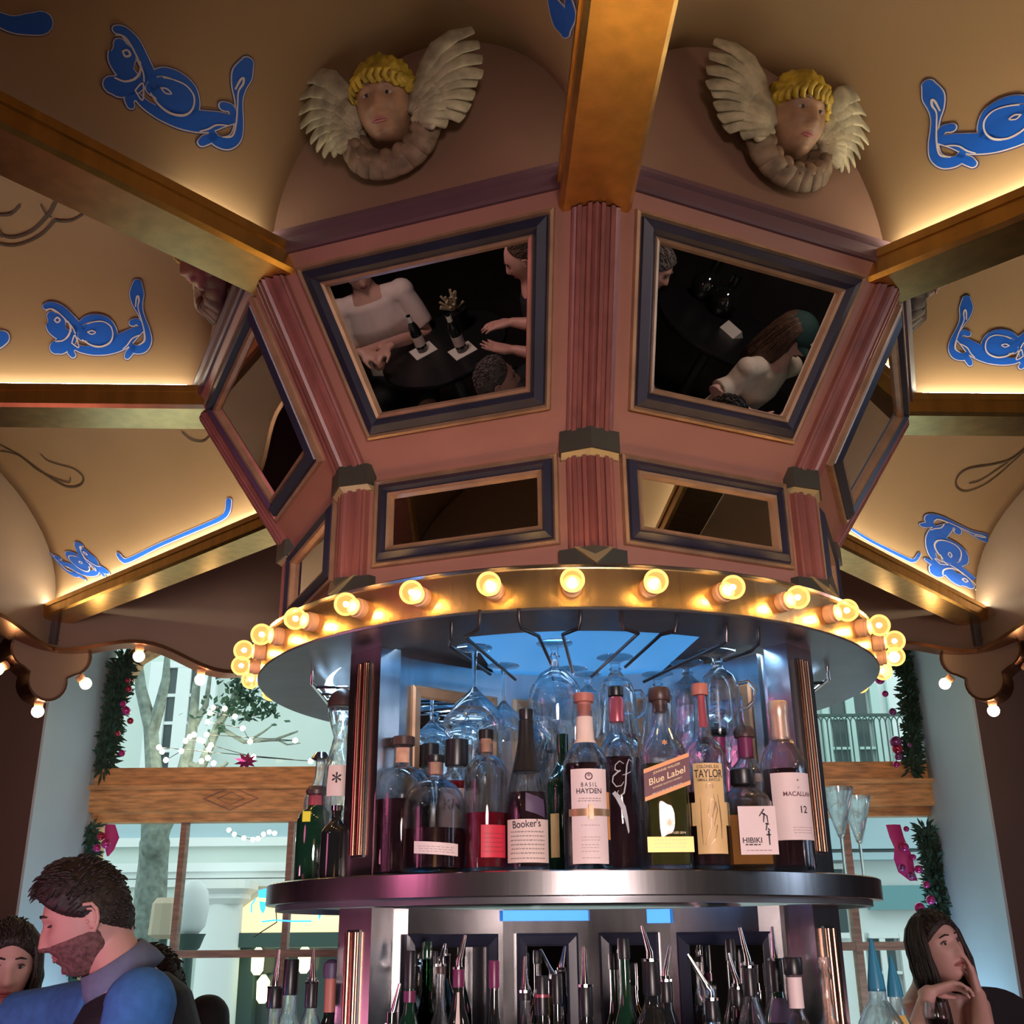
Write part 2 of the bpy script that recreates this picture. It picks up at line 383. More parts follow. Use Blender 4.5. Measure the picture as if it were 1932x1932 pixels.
# ---------------------------------------------------------------- beams with coves
X['led'] = mat('led_strip', (1, .93, .72), emit=60, ecol=(1, .97, .76))
beamlab = {0: 'bright gold beam passing straight over the viewer from the tower top', -45: 'gold beam running from the tower to the upper left corner', 45: 'gold beam running from the tower out to the upper right edge',
 -90: 'dull metal beam running level to the left edge', 90: 'dark metal beam running level to the right edge', -135: 'brushed metal beam sloping down behind on the left, reflecting bulbs', 135: 'brushed metal beam sloping down behind on the right', 180: 'metal beam hidden behind the tower'}
lit = {0: [(-1, .93, 1.3, .3), (1, .93, 1.2, .2)], -45: [(1, .93, 1.10, .45)], 45: [(-1, .93, R1, .9)], -90: [(1, .93, R1, .55)], 90: [(-1, .93, R1, .8)], -135: [(1, .93, R1, 1.)], 135: [(-1, .93, R1, 1.)]}
for a in (0, -45, 45, -90, 90, -135, 135, 180):
    ar = radians(a+ROT); out = V((sin(ar), -cos(ar), 0)); tg = V((cos(ar), sin(ar), 0)); c0 = V((AX, D, CZ))
    bm_ = thing('ceiling_beam', beamlab[a], 'beam', c0+out*.87+V((0, 0, HB)), 'brass beams radiating from the tower')
    def prof(r, pts): return [c0+out*r+tg*x+V((0, 0, z)) for x, z in pts]
    r0 = .868
    bpts = [(-.066, HB+.008), (-.058, HB), (.058, HB), (.066, HB+.008), (.066, HB+.042), (-.066, HB+.042)]
    MB().hexa(prof(r0, bpts), prof(R1+.03, bpts)).build('beam_casing', X['brass'], bm_)
    upts = [(-.060, HB+.042), (.060, HB+.042), (.060, HB+.062), (-.060, HB+.062)]
    MB().hexa(prof(r0+.04, upts), prof(R1, upts)).build('cove_tray', X['steeld'], bm_)
    lip = MB()
    for s in (-1, 1):
        lp = [(s*.062, HB+.042), (s*.070, HB+.042), (s*.070, HB+.060), (s*.062, HB+.060)]
        lip.hexa(prof(r0+.02, lp), prof(R1, lp))
    lip.build('cove_lip', X['brass'], bm_)
    for s, ra, rb, k in lit.get(a, []):
        mled = X['led'].copy(); mled.node_tree.nodes['Principled BSDF'].inputs['Emission Strength'].default_value = 60*k
        lp = [(s*.048, HB+.0625), (s*.060, HB+.0625), (s*.060, HB+.066), (s*.048, HB+.066)]
        tag(MB().hexa(prof(ra, lp), prof(rb, lp)).build('light_strip', mled, bm_), 'glowing strip')
# ---------------------------------------------------------------- corbels and small bulbs
def small_bulb(p, d, label, group):
    t = thing('globe_bulb', label, 'bulb', p, group)
    d = V(d).normalized(); R = V((0, 0, 1)).rotation_difference(d).to_matrix().to_4x4(); T = M.Translation(p)@R
    MB().lathe([(.017, 0), (.019, .004), (.017, .02), (.013, .024)], 14, T).build('socket', X['porcelain'], t, smooth=True)
    MB().ball(T@V((0, 0, .043)), .024, 14, 10).build('glass_globe', X['globe2'], t, smooth='all')
    return t
X['globe2'] = mat('lit_small_globe', (1, .8, .5), .3, emit=38, ecol=(1, .70, .36))
for a, lb in ((-135, 'left'), (135, 'right')):
    ar = radians(a+ROT); out = V((sin(ar), -cos(ar), 0)); tg = V((cos(ar), sin(ar), 0))
    cc = V((AX, D, CZ))+out*(R1-.02)+V((0, 0, HB-.155))
    t = thing('corbel', 'brown trefoil bracket with copper rim and lit bulbs, under the %s back beam' % lb, 'bracket', cc, 'trefoil brackets')
    pts = []
    for ctr, a0, a1 in (((.085, .03), -75, 140), ((-.085, .03), 40, 255), ((0, -.085), 165, 375)):
        for k in range(15):
            an = radians(a0+(a1-a0)*k/14); pts.append((ctr[0]+.078*cos(an), ctr[1]+.078*sin(an)))
    face = [cc+tg*x+V((0, 0, z)) for x, z in pts]
    MB().prism(face, out*.09).build('bracket_face', X['vaultdark'], t)
    face2 = [cc-out*.004+tg*(x*1.05)+V((0, 0, z*1.05-.003)) for x, z in pts]
    inn = [cc-out*.004+tg*x+V((0, 0, z)) for x, z in pts]
    MB().grid([face2, inn, [p+out*.11 for p in inn], [p+out*.11 for p in face2]], closeu=True, closev=True).build('copper_rim', X['copper'], t)
    MB().box(cc+V((0, 0, .12))+out*.03, (.07, .07, .12)).build('bracket_neck', X['steeld'], t)
    for (x, z), dd, w in (((.15, -.04), (.8, -.6), 'right'), ((-.15, -.04), (-.8, -.6), 'left'), ((0, -.165), (0, -1), 'lowest')):
        small_bulb(cc+out*.05+tg*x+V((0, 0, z)), tg*dd[0]+V((0, 0, dd[1])), 'small lit bulb at the %s of the %s trefoil bracket' % (w if w == 'lowest' else w+' side', lb), 'bulbs on the brackets')
ords = ['first', 'second', 'third', 'fourth', 'fifth', 'sixth', 'seventh']
for c, sd in ((-157.5, 'left'), (157.5, 'right')):
    bot, out = bays[c, 'bot'], bays[c, 'out']; js = (6, 12, 18, 23, 28, 34, 40) if c < 0 else (8, 14, 42)
    js = sorted(js, reverse=(c > 0))
    for n_, j in enumerate(js):
        small_bulb(bot[j]+out*.025-V((0, 0, .012)), (0, 0, -1), '%s small lit bulb from the %s end of the scalloped copper edge, %s back bay' % (ords[n_], 'right' if c > 0 else 'left', sd), 'bulbs on the scalloped edge')
# ---------------------------------------------------------------- tower
KB, KK, KT, RB, RT_ = .609, .859, 1.255, .66, .918
ZB = V((AX, D, 0))
tower = thing('carousel_tower', 'rose painted eight-sided tower with mirrors flaring up from the ring of bulbs', 'tower', (AX, D, CZ+KB))
def vert(a, r, h): return pol(a, r, h)
names = {-22.5: 'front left', 22.5: 'front right', -67.5: 'left', 67.5: 'right'}
def trap(fr, pts, z): # frame = origin, ux, uy, n
    o, ux, uy, n = fr; return [o+ux*x+uy*y+n*z for x, y in pts]
def face_frame(c, h0, r0, h1, r1):
    a = radians(c+ROT); out = V((sin(a), -cos(a), 0)); tg = V((cos(a), sin(a), 0))
    o = V((AX, D, CZ+h0))+out*(r0*C22); p = V((AX, D, CZ+h1))+out*(r1*C22)
    uy = (p-o).normalized(); return (o, tg, uy, tg.cross(uy).normalized()), (p-o).length
def inset(q, d):
    # inset a convex quad polygon by d
    n = len(q); res = []
    c = (sum(p[0] for p in q)/n, sum(p[1] for p in q)/n)
    L = []
    for i in range(n):
        a, b_ = V(q[i]), V(q[(i+1) % n]); t = (b_-a).normalized(); nn = V((-t.y, t.x))
        if nn.dot(V(c)-a) < 0: nn = -nn
        L.append((a+nn*d, t))
    for i in range(n):
        p, t = L[i-1]; q_, s = L[i]; den = t.x*s.y-t.y*s.x; w = q_-p; k = (w.x*s.y-w.y*s.x)/den; res.append(tuple(p+t*k))
    return res
def mirror_frame(par, fr, q, wd, dirn):
    prof = [(0, -.004), (0, .012), (.005, .015), (.010, .010), (.012, .016), (wd*.55, .024), (wd-.012, .014), (wd-.010, .017), (wd-.004, .015), (wd, .004)]
    def sect(a, b_): return MB().grid([trap(fr, inset(q, d), z) for d, z in prof[a:b_]], closeu=True)
    f = sect(3, 7).build('mirror_frame', X['navy'], par)
    sect(0, 4).build('outer_bead', X['bead'], f); sect(6, 10).build('inner_bead', X['bead'], f)
    g = inset(q, wd-.002)
    MB().prism(trap(fr, g, .001), fr[3]*.004).build('mirror_glass', X['mirror'], par)
for c in (-157.5, -112.5, -67.5, -22.5, 22.5, 67.5, 112.5, 157.5):
    fr, L = face_frame(c, KK, RB, KT, RT_); wb, wt = RB*S22, RT_*S22
    p = MB().prism(trap(fr, [(-wb, 0), (wb, 0), (wt, L), (-wt, L)], 0), -fr[3]*.03).build('upper_panel', X['rose'], tower)
    fl, L2 = face_frame(c, KB+.0005, RB, KK, RB)
    p2 = MB().prism(trap(fl, [(-wb, 0), (wb, 0), (wb, L2), (-wb, L2)], 0), -fl[3]*.03).build('lower_panel', X['rose'], tower)
    if abs(c) < 120:
        k = lambda y: wb+(wt-wb)*y/L
        m_ = .078
        mirror_frame(p, fr, [(-(k(.075)-m_), .075), (k(.075)-m_, .075), (k(L-.03)-m_, L-.03), (-(k(L-.03)-m_), L-.03)], .050, c)
        mirror_frame(p2, fl, [(-wb+.062, .055), (wb-.062, .055), (wb-.062, L2-.014), (-wb+.062, L2-.014)], .042, c)
    # cornice
    a = radians(c+ROT); out = V((sin(a), -cos(a), 0)); tg = V((cos(a), sin(a), 0)); rows = []
    for r, h in ((RT_-.02, KT-.002), (RT_+.006, KT), (RT_+.010, KT+.006), (RT_+.012, KT+.030), (RT_+.020, KT+.036), (RT_+.020, KT+.046), (RT_-.02, KT+.047)):
        W = r*S22-.002; b0 = V((AX, D, CZ+h))+out*(r*C22); rows.append([b0-tg*W, b0+tg*W])
    MB().grid(rows).build('cornice', X['cornice'], tower)
    # lunette
    zl = CZ+KT+.045; pts = [V((AX, D, zl))+out*(.905*C22)+tg*(-(.905*S22-.004)*cos(pi*j/40))+V((0, 0, .40*sin(pi*j/40)**.95)) for j in range(41)]
    lu = MB().prism(pts, -out*.03).build('lunette', X['lunette'], tower)
# fluted corner pilasters
flute = []
xs = [-.044, -.044, -.040, -.036, -.034, -.027, -.025, -.018, -.016, -.009, -.007, 0]
hs_ = [.0, .012, .014, .012, .016, .016, .008, .008, .016, .016, .008, .014]
half = list(zip(xs, hs_)); flute = half+[(-x, h) for x, h in half[::-1][1:]]
def loft(cs, lv, a):
    ar = radians(a+ROT); out = V((sin(ar), -cos(ar), 0)); tg = V((cos(ar), sin(ar), 0)); T = tan(radians(22.5)); rows = []
    for r, h in lv:
        rows.append([V((AX, D, CZ+h))+out*(r-abs(s)*T+o-.001)+tg*s for s, o in cs])
    return rows
for a in (0, -45, 45, -90, 90, -135, 135, 180):
    MB().grid(loft(flute, [(RB, KB+.0005), (RB, KK), (RT_-.0245, 1.2185)], a)).build('pilaster', X['maroon'], tower)
    cl = [(-.056, -.002), (-.056, .026), (0, .030), (.056, .026), (.056, -.002)]
    k = MB().grid(loft(cl, [(RB, KK-.020), (RB, KK+.022)], a), cap=True).build('corner_clip', X['clip'], tower)
    cl2 = [(-.054, -.002), (-.054, .022), (0, .026), (.054, .022), (.054, -.002)]
    MB().grid(loft(cl2, [(RB-.012, KK-.030), (RB, KK-.0205)], a), cap=True).build('tan_underside', X['cliptan'], k)
    cl3 = [(-.062, -.002), (-.062, .018), (0, .024), (.062, .018), (.062, -.002)]
    k = MB().grid(loft(cl3, [(RB, KB), (RB, KB+.040)], a), cap=True).build('foot_block', X['clip'], tower)
    ar = radians(a+ROT); out = V((sin(ar), -cos(ar), 0)); tg = V((cos(ar), sin(ar), 0)); b0 = V((AX, D, CZ+KB))+out*(RB+.020)
    q = [b0+tg*-.036+V((0, 0, .042))-out*.012, b0+tg*.036+V((0, 0, .042))-out*.012, b0+out*.020+V((0, 0, .002))]
    MB().prism(q, -out*.03).build('gilt_wedge', X['cliptan'], k)
# ---------------------------------------------------------------- ring
RR = .694
ring = thing('bulb_ring', 'round polished brass canopy ring under the tower, studded with globe bulbs', 'canopy', (AX, D, CZ+.527))
def rot_prof(pr, n=120, m0=0): return [[pol(360*j/n, r, h) for j in range(n)] for r, h in pr]
MB().grid(rot_prof([(RR-.004, .531), (RR, .531), (RR, .603), (RR-.004, .603)]), closeu=True, closev=True).build('brass_fascia', X['brassm'], ring, smooth=True)
MB().grid(rot_prof([(RR-.06, .609), (RR+.004, .609), (RR+.008, .606), (RR+.004, .602), (RR-.06, .602)]), closeu=True, closev=True).build('top_lip', X['steel'], ring, smooth=True)
MB().grid(rot_prof([(RR+.003, .526), (RR+.005, .529), (RR+.001, .532), (.56, .531), (.56, .585), (.552, .585), (.552, .526)]), closeu=True, closev=True).build('ring_underside', X['steeld'], ring, smooth=True)
bulb = thing('globe_bulb', 'x', 'bulb', (0, 0, 0), 'globe bulbs around the brass ring')
T0 = M.Rotation(radians(90), 4, 'X') # +z -> -y
MB().lathe([(.0165, 0), (.0185, .003), (.0185, .016), (.016, .018), (.016, .024), (.013, .026)], 20, T0).build('socket', X['porcelain'], bulb, smooth=True)
MB().ball(T0@V((0, 0, .044)), .0215, 24, 16).build('glass_globe', X['globe'], bulb, smooth='all')
MB().ball(T0@V((0, 0, .043)), .0052, 10, 6).build('filament', X['fil'], bulb, smooth='all')
ks = kids(bulb)
seq = []
for k in range(-9, 10):
    a = -3.7+11.25*k
    seq.append((k, a))
for k, a in seq:
    o = bulb if k == -9 else dup(bulb, 'x', ks=ks)
    p = pol(a, RR, .566); o.location = p; o.rotation_euler = (0, 0, radians(a+ROT))
    if k == 0: l = 'frontmost lit globe bulb on the brass ring, just left of its centre seam'
    else: l = 'lit globe bulb on the ring, %s to the %s of the frontmost' % (['first', 'second', 'third', 'fourth', 'fifth', 'sixth', 'seventh', 'eighth', 'ninth'][abs(k)-1], 'left' if k < 0 else 'right')
    o['label'] = l
# ---------------------------------------------------------------- core, shelf
ST = .101; RS = .648
shelf = thing('round_shelf', 'round stainless steel shelf carrying the top row of bottles', 'shelf', (AX, D, CZ+ST-.041))
MB().grid(rot_prof([(.0, ST-.0006), (RS-.004, ST-.0006), (RS, ST-.003), (RS, ST-.040), (RS-.002, ST-.041), (.0, ST-.041)]), closeu=True).build('shelf_top', X['steel'], shelf, smooth=True)
MB().grid(rot_prof([(RS-.02, ST-.0415), (RS-.02, ST-.052), (RS-.035, ST-.052), (RS-.035, ST-.0415)]), closeu=True, closev=True).build('shelf_rim', X['steeld'], shelf, smooth=True)
LC = -.37
core = thing('bar_core', 'stainless steel centre column of the round bar with mirrored niches', 'column', (AX, D, 0))
def core_plan():
    base = [(-.0375-.40+.046, -.41), (0, 0)]
c1, c2, c3 = V((-.145, -.20)), V((.027, -.155)), V((.187, -.20))   # relative to axis (x, y) front niche corners
PL, PR = V((-.392, -.40)), V((.424, -.396))
def wallpiece(name, a, b_, h0, h1, framed, par, th=.012, matw='steel', gilt=False, mw=.6):
    A = V((AX+a.x, D+a.y, CZ)); B = V((AX+b_.x, D+b_.y, CZ)); ux = (B-A); L = ux.length; ux.normalize(); n = ux.cross(V((0, 0, 1))).normalized()
    if n.dot(V((0, -1, 0))) < 0: n = -n
    fr = (A+V((0, 0, h0)), ux, V((0, 0, 1)), n); Hh = h1-h0
    w = MB().prism(trap(fr, [(0, 0), (L, 0), (L, Hh), (0, Hh)], 0), -n*th).build(name, X[matw], par)
    if framed:
        x0, x1, y0, y1 = framed; q = [(L*x0, y0), (L*x1, y0), (L*x1, y1), (L*x0, y1)]; wd = .024
        pr = [(0, .0), (0, .010), (.005, .013), (wd-.004, .008), (wd, .002)]
        f = MB().grid([trap(fr, inset(q, d), z) for d, z in pr], closeu=True).build('mirror_frame', X['bead' if gilt else 'navy'], w)
        MB().prism(trap(fr, inset(q, wd-.001), .0005), n*.002).build('mirror_glass', X['mirror'], w)
    return w
UP0, UP1 = ST, .526
NH = [(PL+V((.03, .03)), c1, (.16, .93)), (c1, c2, (.14, .86)), (c2, c3, (.14, .86)), (c3, PR+V((-.03, .03)), (.07, .84))]
for a, b_, (f0, f1) in NH:
    wallpiece('niche_wall', a, b_, UP0, UP1, (f0, f1, .12, UP1-UP0-.055), core, gilt=True)
    wallpiece('niche_wall', a, b_, LC, ST-.0525, (f0, f1, .12, ST-.0525-LC-.045), core)
# side and rear niches: the same plan turned by quarter turns
for q in (90, 180, 270):
    Rq = M.Rotation(radians(q), 2)
    for h0, h1 in ((UP0, UP1), (LC, ST-.0525)):
        for a, b_, f in NH: wallpiece('niche_wall', Rq@a, Rq@b_, h0, h1, None, core)
for h0, h1, nm in ((UP0, UP1, 'upper'), (LC, ST-.0525, 'lower')):
    for q, (px, py) in enumerate(((PL.x, PL.y), (PR.x, PR.y), (-PL.x, -PL.y), (-PR.x, -PR.y))):
        ang = atan2(py, px); d = V((cos(ang), sin(ang), 0)); t = V((-d.y, d.x, 0)); p = V((AX+px, D+py, CZ))
        Rm = M((( d.x, t.x, 0), (d.y, t.y, 0), (0, 0, 1)))
        s = MB()
        s.box(p+V((0, 0, (h0+h1)/2)), (.05, .095, h1-h0), Rm)
        ps = s.build('corner_post', X['steel'], core)
        dd = d if q > 1 else (d+V((0, -1.4, 0))).normalized()
        c = p+d*.026+V((0, 0, (h0+h1)/2+.005))
        H2 = (h1-h0)*(.86 if nm == 'upper' else .8)
        MB().box(c, (.004, .036, H2), Rm).build('slot', X['black'], ps)
        for s_ in (-1, 1):
            e = c+t*(s_*.0095)+d*.004
            MB().tube([e-V((0, 0, H2/2-.004)), e+V((0, 0, H2/2-.004))], .0075, 12).build('copper_rod', X['copper'], ps, smooth=True)
# blue lit ceiling of the niche
X['bluelight'] = mat('blue_light_panel', (.1, .4, .9), emit=1.0, ecol=(.045, .22, .50))
MB().prism([V((AX+x, D+y, CZ+.532)) for x, y in ((-.21, -.535), (.245, -.535), (.20, -.17), (.03, -.12), (-.16, -.17))], (0, 0, .006)).build('blue_light_panel', X['bluelight'], ring)
MB().grid(rot_prof([(.0, .540), (.552, .540), (.552, .546), (.0, .546)]), closeu=True).build('soffit', X['steeld'], ring)
MB().prism([V((AX+x, D+y, CZ+LC+.001)) for x, y in ((-.45, -.45), (.45, -.45), (.45, .45), (-.45, .45))], (0, 0, -1.2)).build('lower_cabinet', X['steeld'], core)
ct = core
MB().grid(rot_prof([(.0, LC), (.70, LC), (.70, LC-.04), (.0, LC-.04)]), closeu=True).build('counter_top', X['steeld'], ct, smooth=True)
MB().grid(rot_prof([(.60, LC-.04), (.60, -CZ+.001)]), closeu=True).build('counter_base', X['steeld'], ct, smooth=True)
# strip of blue light under the shelf
X['bluestrip'] = mat('blue_light_strip', (.1, .4, .9), emit=1.0, ecol=(.03, .26, .85))
for a_, b_, u0, u1, hh in ((c1, c2, 0, 1, .020), (c2, c3, .72, 1, .026)):
    A_, B_ = V((AX+a_.x, D+a_.y-.004, CZ+ST-.054)), V((AX+b_.x, D+b_.y-.004, CZ+ST-.054)); p_, q_ = A_.lerp(B_, u0), A_.lerp(B_, u1)
    MB().prism([p_, q_, q_-V((0, 0, hh)), p_-V((0, 0, hh))], (0, -.003, 0)).build('blue_light_strip', X['bluestrip'], core)
X['ringglow'] = mat('added_blue_glow', (.7, .85, 1), emit=26, ecol=(.45, .72, 1))  # unseen glowing strip, added to light the hanging glasses and steel walls
mb = MB(); 
for a0, a1 in ((-46, 50), (60, 130), (230, 300)):
    mb.grid([[pol(a0+(a1-a0)*j/20, r, h) for j in range(21)] for r, h in ((.549, .534), (.535, .539))])
tag(mb.build('light_strip', X['ringglow'], ring), 'pale blue glowing strip')
# ---------------------------------------------------------------- hanging-glass rack
rack = ring
zr = CZ+.497
def rod(px):
    P = [atz(x, y, zr) for x, y in px]; a = P[0].copy()
    P[0].z = zr+.003
    pts = [V((a.x, a.y-.004, CZ+.53)), V((a.x, a.y, zr+.012)), a+(P[1]-a)*.12]+P[1:]
    MB().tube(pts, .0034, 8).build('wire_rod', X['wire'], rack, smooth=True)
for px in ([(852, 1205), (848, 1218), (925, 1272)], [(905, 1186), (878, 1202), (972, 1282)], [(979, 1184), (1016, 1200), (1044, 1262)], [(1096, 1184), (1062, 1197), (1080, 1268)],
           [(1172, 1184), (1204, 1195), (1116, 1276)], [(1278, 1190), (1247, 1197), (1180, 1258)], [(1372, 1208), (1366, 1214), (1215, 1286)], [(1432, 1214), (1418, 1228), (1366, 1246)]): rod(px)
for k in range(6):   # rails of the left and right side niches
    for sd, lb in ((-1, 'left'), (1, 'right')):
        y = D-.20+.07*k; MB().tube([(AX+sd*.545, y, CZ+.50), (AX+sd*.26, y, CZ+.50)], .0036, 8).build('wire_rail', X['chrome'], rack, smooth=True)
for sd in (-1, 1):
    MB().tube([(AX+sd*.545, D-.24, CZ+.528), (AX+sd*.545, D-.24, CZ+.50), (AX+sd*.545, D+.18, CZ+.50), (AX+sd*.545, D+.18, CZ+.528)], .004, 8).build('wire_rail', X['chrome'], rack, smooth=True)
# ---------------------------------------------------------------- bottles
X['paper'] = mat('cream_paper', (.74, .58, .53), .6, var=.04, scale=20)
X['paperpink'] = mat('pale_label', (.80, .64, .63), .55, var=.03, scale=20)
X['papertan'] = mat('tan_label', (.74, .50, .22), .5, var=.08, scale=20)
X['papergold'] = mat('gold_label', (.78, .50, .16), .4, .3)
X['labelred'] = mat('red_label', (.62, .03, .06), .5)
X['labelmaroon'] = mat('maroon_label', (.14, .035, .05), .5)
X['labelpurple'] = mat('purple_label', (.09, .06, .12), .5)
X['orange'] = mat('orange_band', (.85, .36, .12), .45)
X['ink'] = mat('black_ink', (.03, .02, .03), .6)
X['inkgrey'] = mat('faded_ink', (.36, .26, .27), .6)
X['inkgold'] = mat('gold_ink', (.88, .66, .36), .4)
X['inkpale'] = mat('silver_ink', (.45, .45, .48), .5)
X['cork'] = mat('cork', (.55, .30, .20), .7, var=.2, scale=60)
X['corkred'] = mat('terracotta_stopper', (.48, .16, .12), .5)
X['capbrown'] = mat('dark_brown_stopper', (.06, .03, .025), .4)
X['caprose'] = mat('rose_capsule', (.42, .09, .12), .3, .4)
X['cappurple'] = mat('purple_capsule', (.16, .02, .08), .35)
X['capgold'] = mat('champagne_capsule', (.62, .44, .34), .35, .5)
X['liqdark'] = mat('dark_whiskey', (.025, .010, .012), .08, spec=.6)
X['liqred'] = mat('ruby_liquor', (.12, .006, .012), .08, spec=.6)
X['liqamber'] = mat('amber_liquor', (.28, .12, .03), .08, spec=.6)
X['liqolive'] = mat('olive_liquor', (.05, .045, .012), .08, spec=.6)
X['bluecap'] = mat('blue_spout', (.02, .20, .34), .4)
X['whitecap'] = mat('white_plastic', (.7, .7, .7), .4)
def rows_close(p): return p
class Bot:
    def __init__(s, name, label, px, top, hwpx, Y, prof, gm='glass', z0=None, sq=2, liq=None, cap=None, group=None, yaw=0, tilt=0, n=28, cat='bottle', sx=1):
        z0 = CZ+ST+.0005 if z0 is None else z0
        P = aty(px, top, Y); s.H = P.z-z0; dep = (V((P.x, Y, (P.z+z0)/2))-O).dot(_f); s.R = hwpx*1.07/F*dep
        s.loc = V((P.x, Y, z0)); s.sq = sq; s.o = thing(name, label, cat, (0, 0, 0), group); s.prof = prof; s.sx = sx
        H, R = s.H, s.R; outer = [(max(.0004, r*R), z*H) for r, z in prof]
        if gm in ('dkglass', 'dkgreen'): full = outer+[(.0004, outer[-1][1])]
        else:
            w = .0024; inner = [(max(.0004, r-w), max(z, .006)) for r, z in outer[1:]]
            full = [outer[0]]+outer[1:]+inner[::-1]+[(.0004, .006)]
        full = [(.0004, 0)]+full
        s.body = MB().lathe(full, n, sq=sq, sx=sx, cap=True).build('glass_body', X[gm], s.o, smooth=True)
        if liq:
            lv, lm = liq; zl = lv*H; q = [(max(.0004, r-.0034), max(z, .0075)) for r, z in outer]
            q2 = [(.0004, .0075)]
            for i, (r, z) in enumerate(q):
                if z < zl: q2.append((r, z))
                else:
                    r1, z1 = q2[-1] if q2 else q[0]; 
                    k = (zl-z1)/max(1e-6, z-z1); q2.append((r1+(r-r1)*k, zl)); break
            q2.append((.0004, zl)); MB().lathe(q2, n, sq=sq, sx=sx).build('liquid', X[lm], s.o, smooth=True)
        for cp in (cap or []):
            nm, pr, m = cp; MB().lathe([(.0004, pr[0][1]*H)]+[(max(.0004, r*R), z*H) for r, z in pr]+[(.0004, pr[-1][1]*H)], 20).build(nm, X[m], s.o, smooth=True)
        s.yaw, s.tilt = yaw, tilt
    def rad(s, z):
        pr = s.prof
        for (r0, z0), (r1, z1) in zip(pr, pr[1:]):
            if z0 <= z <= z1 and z1 > z0: return (r0+(r1-r0)*(z-z0)/(z1-z0))*s.R
        return s.R
    def label(s, z0, z1, w, m, name='label', cen=0, skew=0, par=None, pts=None, e=.0009, lb=None):
        """w = half width in units of R; z in units of H"""
        rr = max(s.rad(z0), s.rad(z1))+e; flat = s.sq > 3; rows = []
        for i in range(7):
            row = []
            for j in range(17):
                u = -1+2*j/16; z = (z0+(z1-z0)*i/6)*s.H+skew*u*s.H
                rz = s.rad(z0+(z1-z0)*i/6)+e
                x = u*w*s.R+cen*s.R
                if flat: row.append(V((x, -rz*.97-e, z)))
                else: a = x/rr; row.append(V((rz*s.sx*sin(a), -rz*cos(a), z)))
            rows.append(row)
        o = MB().grid(rows).build(name, X[m], par or s.body, smooth='all', recalc=False)
        if lb: o['label'] = lb
        return o
    def text(s, t, z, size, m, par, cen=0, skew=0, e=.0014, rot=0, name='lettering', cx=1.):
        me = textmesh(t, size*s.H); rr = s.rad(z)+e; flat = s.sq > 3
        for v in me.vertices:
            x, y = v.co.x*cx, v.co.y
            if rot: x, y = x*cos(rot)-y*sin(rot), x*sin(rot)+y*cos(rot)
            x += cen*s.R; y += z*s.H
            if skew: y += skew*(x/s.R)*s.H
            rz = s.rad(y/s.H)+e
            if flat: v.co = (x, -rz*.97-e, y)
            else: a = x/rr; v.co = (rz*s.sx*sin(a), -rz*cos(a), y)
        me.materials.append(X[m]); o = bpy.data.objects.new(name, me); link(o, par); return o
    def stroke(s, pts, w, m, par, name='script'):
        mb = MB(); rows = [[], []]; n = len(pts)
        for i, (u, z) in enumerate(pts):
            a, b_ = pts[max(i-1, 0)], pts[min(i+1, n-1)]; dx, dz = (b_[0]-a[0])*s.R, (b_[1]-a[1])*s.H; l = max(1e-6, hypot(dx, dz)); k = w*(.35+.65*sin(pi*i/(n-1)))
            for q, sg in enumerate((-1, 1)):
                x = u*s.R-dz/l*k*sg; zz = z*s.H+dx/l*k*sg; r = s.rad(zz/s.H)+.0015; rows[q].append(V((r*sin(x/r), -r*cos(x/r), zz)))
        return mb.grid(rows).build(name, X[m], par, recalc=False)
    def lines(s, zs, w, m, par, cen=0, skew=0, th=.004, name='small_print', squig=0):
        rr = s.rad(zs[0])+.0014; flat = s.sq > 3; mb = MB(); random.seed(int(s.loc.x*1000))
        for z in zs:
            u = -w+random.uniform(0, .05)
            while u < w-.06:
                l = random.uniform(.06, .16); rows = [[], []]
                for k in range(5):
                    x = (min(w, u+l*k/4)+cen)*s.R; zz = z*s.H+skew*(x/s.R)*s.H+(squig*s.H*sin(k*2.2+u*20))
                    for q, sg in enumerate((-1, 1)):
                        y = zz+sg*th*s.H/2; rz = s.rad(y/s.H)+.0015
                        rows[q].append(V((x, -rz*.97-.0015, y)) if flat else V((rz*s.sx*sin(x/rr), -rz*cos(x/rr), y)))
                mb.grid(rows); u += l+.035
        return mb.build(name, X[m], par, recalc=False)
    def done(s):
        s.o.location = s.loc; s.o.rotation_euler = (0, s.tilt, s.yaw); return s.o
TALL = [(.92, 0), (1, .012), (1, .60), (.97, .64), (.80, .70), (.50, .755), (.36, .80), (.33, .88), (.34, .93)]
G1 = 'whiskey bottles on the round shelf'
# 1 big round flask, left
b = Bot('liquor_bottle', 'dark flask bottle with rounded shoulders and pale neck tag, leftmost inside the steel posts', 762, 1390, 50, 2.10, [(.94, 0), (1, .02), (1, .56), (.96, .66), (.78, .73), (.50, .765), (.34, .78), (.33, .93)], liq=(.53, 'liqdark'), cap=[('stopper', [(.36, .93), (.40, .935), (.40, .995), (.36, 1)], 'capbrown')], group=G1)
b.label(.80, .91, .26, 'cork', 'neck_tag'); b.done()
# 2 squat dome bottle
b = Bot('liquor_bottle', 'squat dome-shouldered bottle of dark whiskey with a small white label, black stopper', 822, 1425, 55, 1.985, [(.90, 0), (1, .03), (1, .52), (.97, .60), (.86, .68), (.62, .75), (.34, .79), (.27, .80), (.26, .94)], liq=(.36, 'liqdark'), cap=[('stopper', [(.29, .935), (.30, .94), (.30, .995), (.27, 1)], 'black'), ('cork', [(.20, .83), (.21, .935)], 'cork')], group=G1)
l = b.label(.135, .235, .75, 'paperpink', skew=-.012, cen=.15); b.lines([.16, .18, .2], .6, 'inkgrey', l, cen=.15, skew=-.014); b.done()
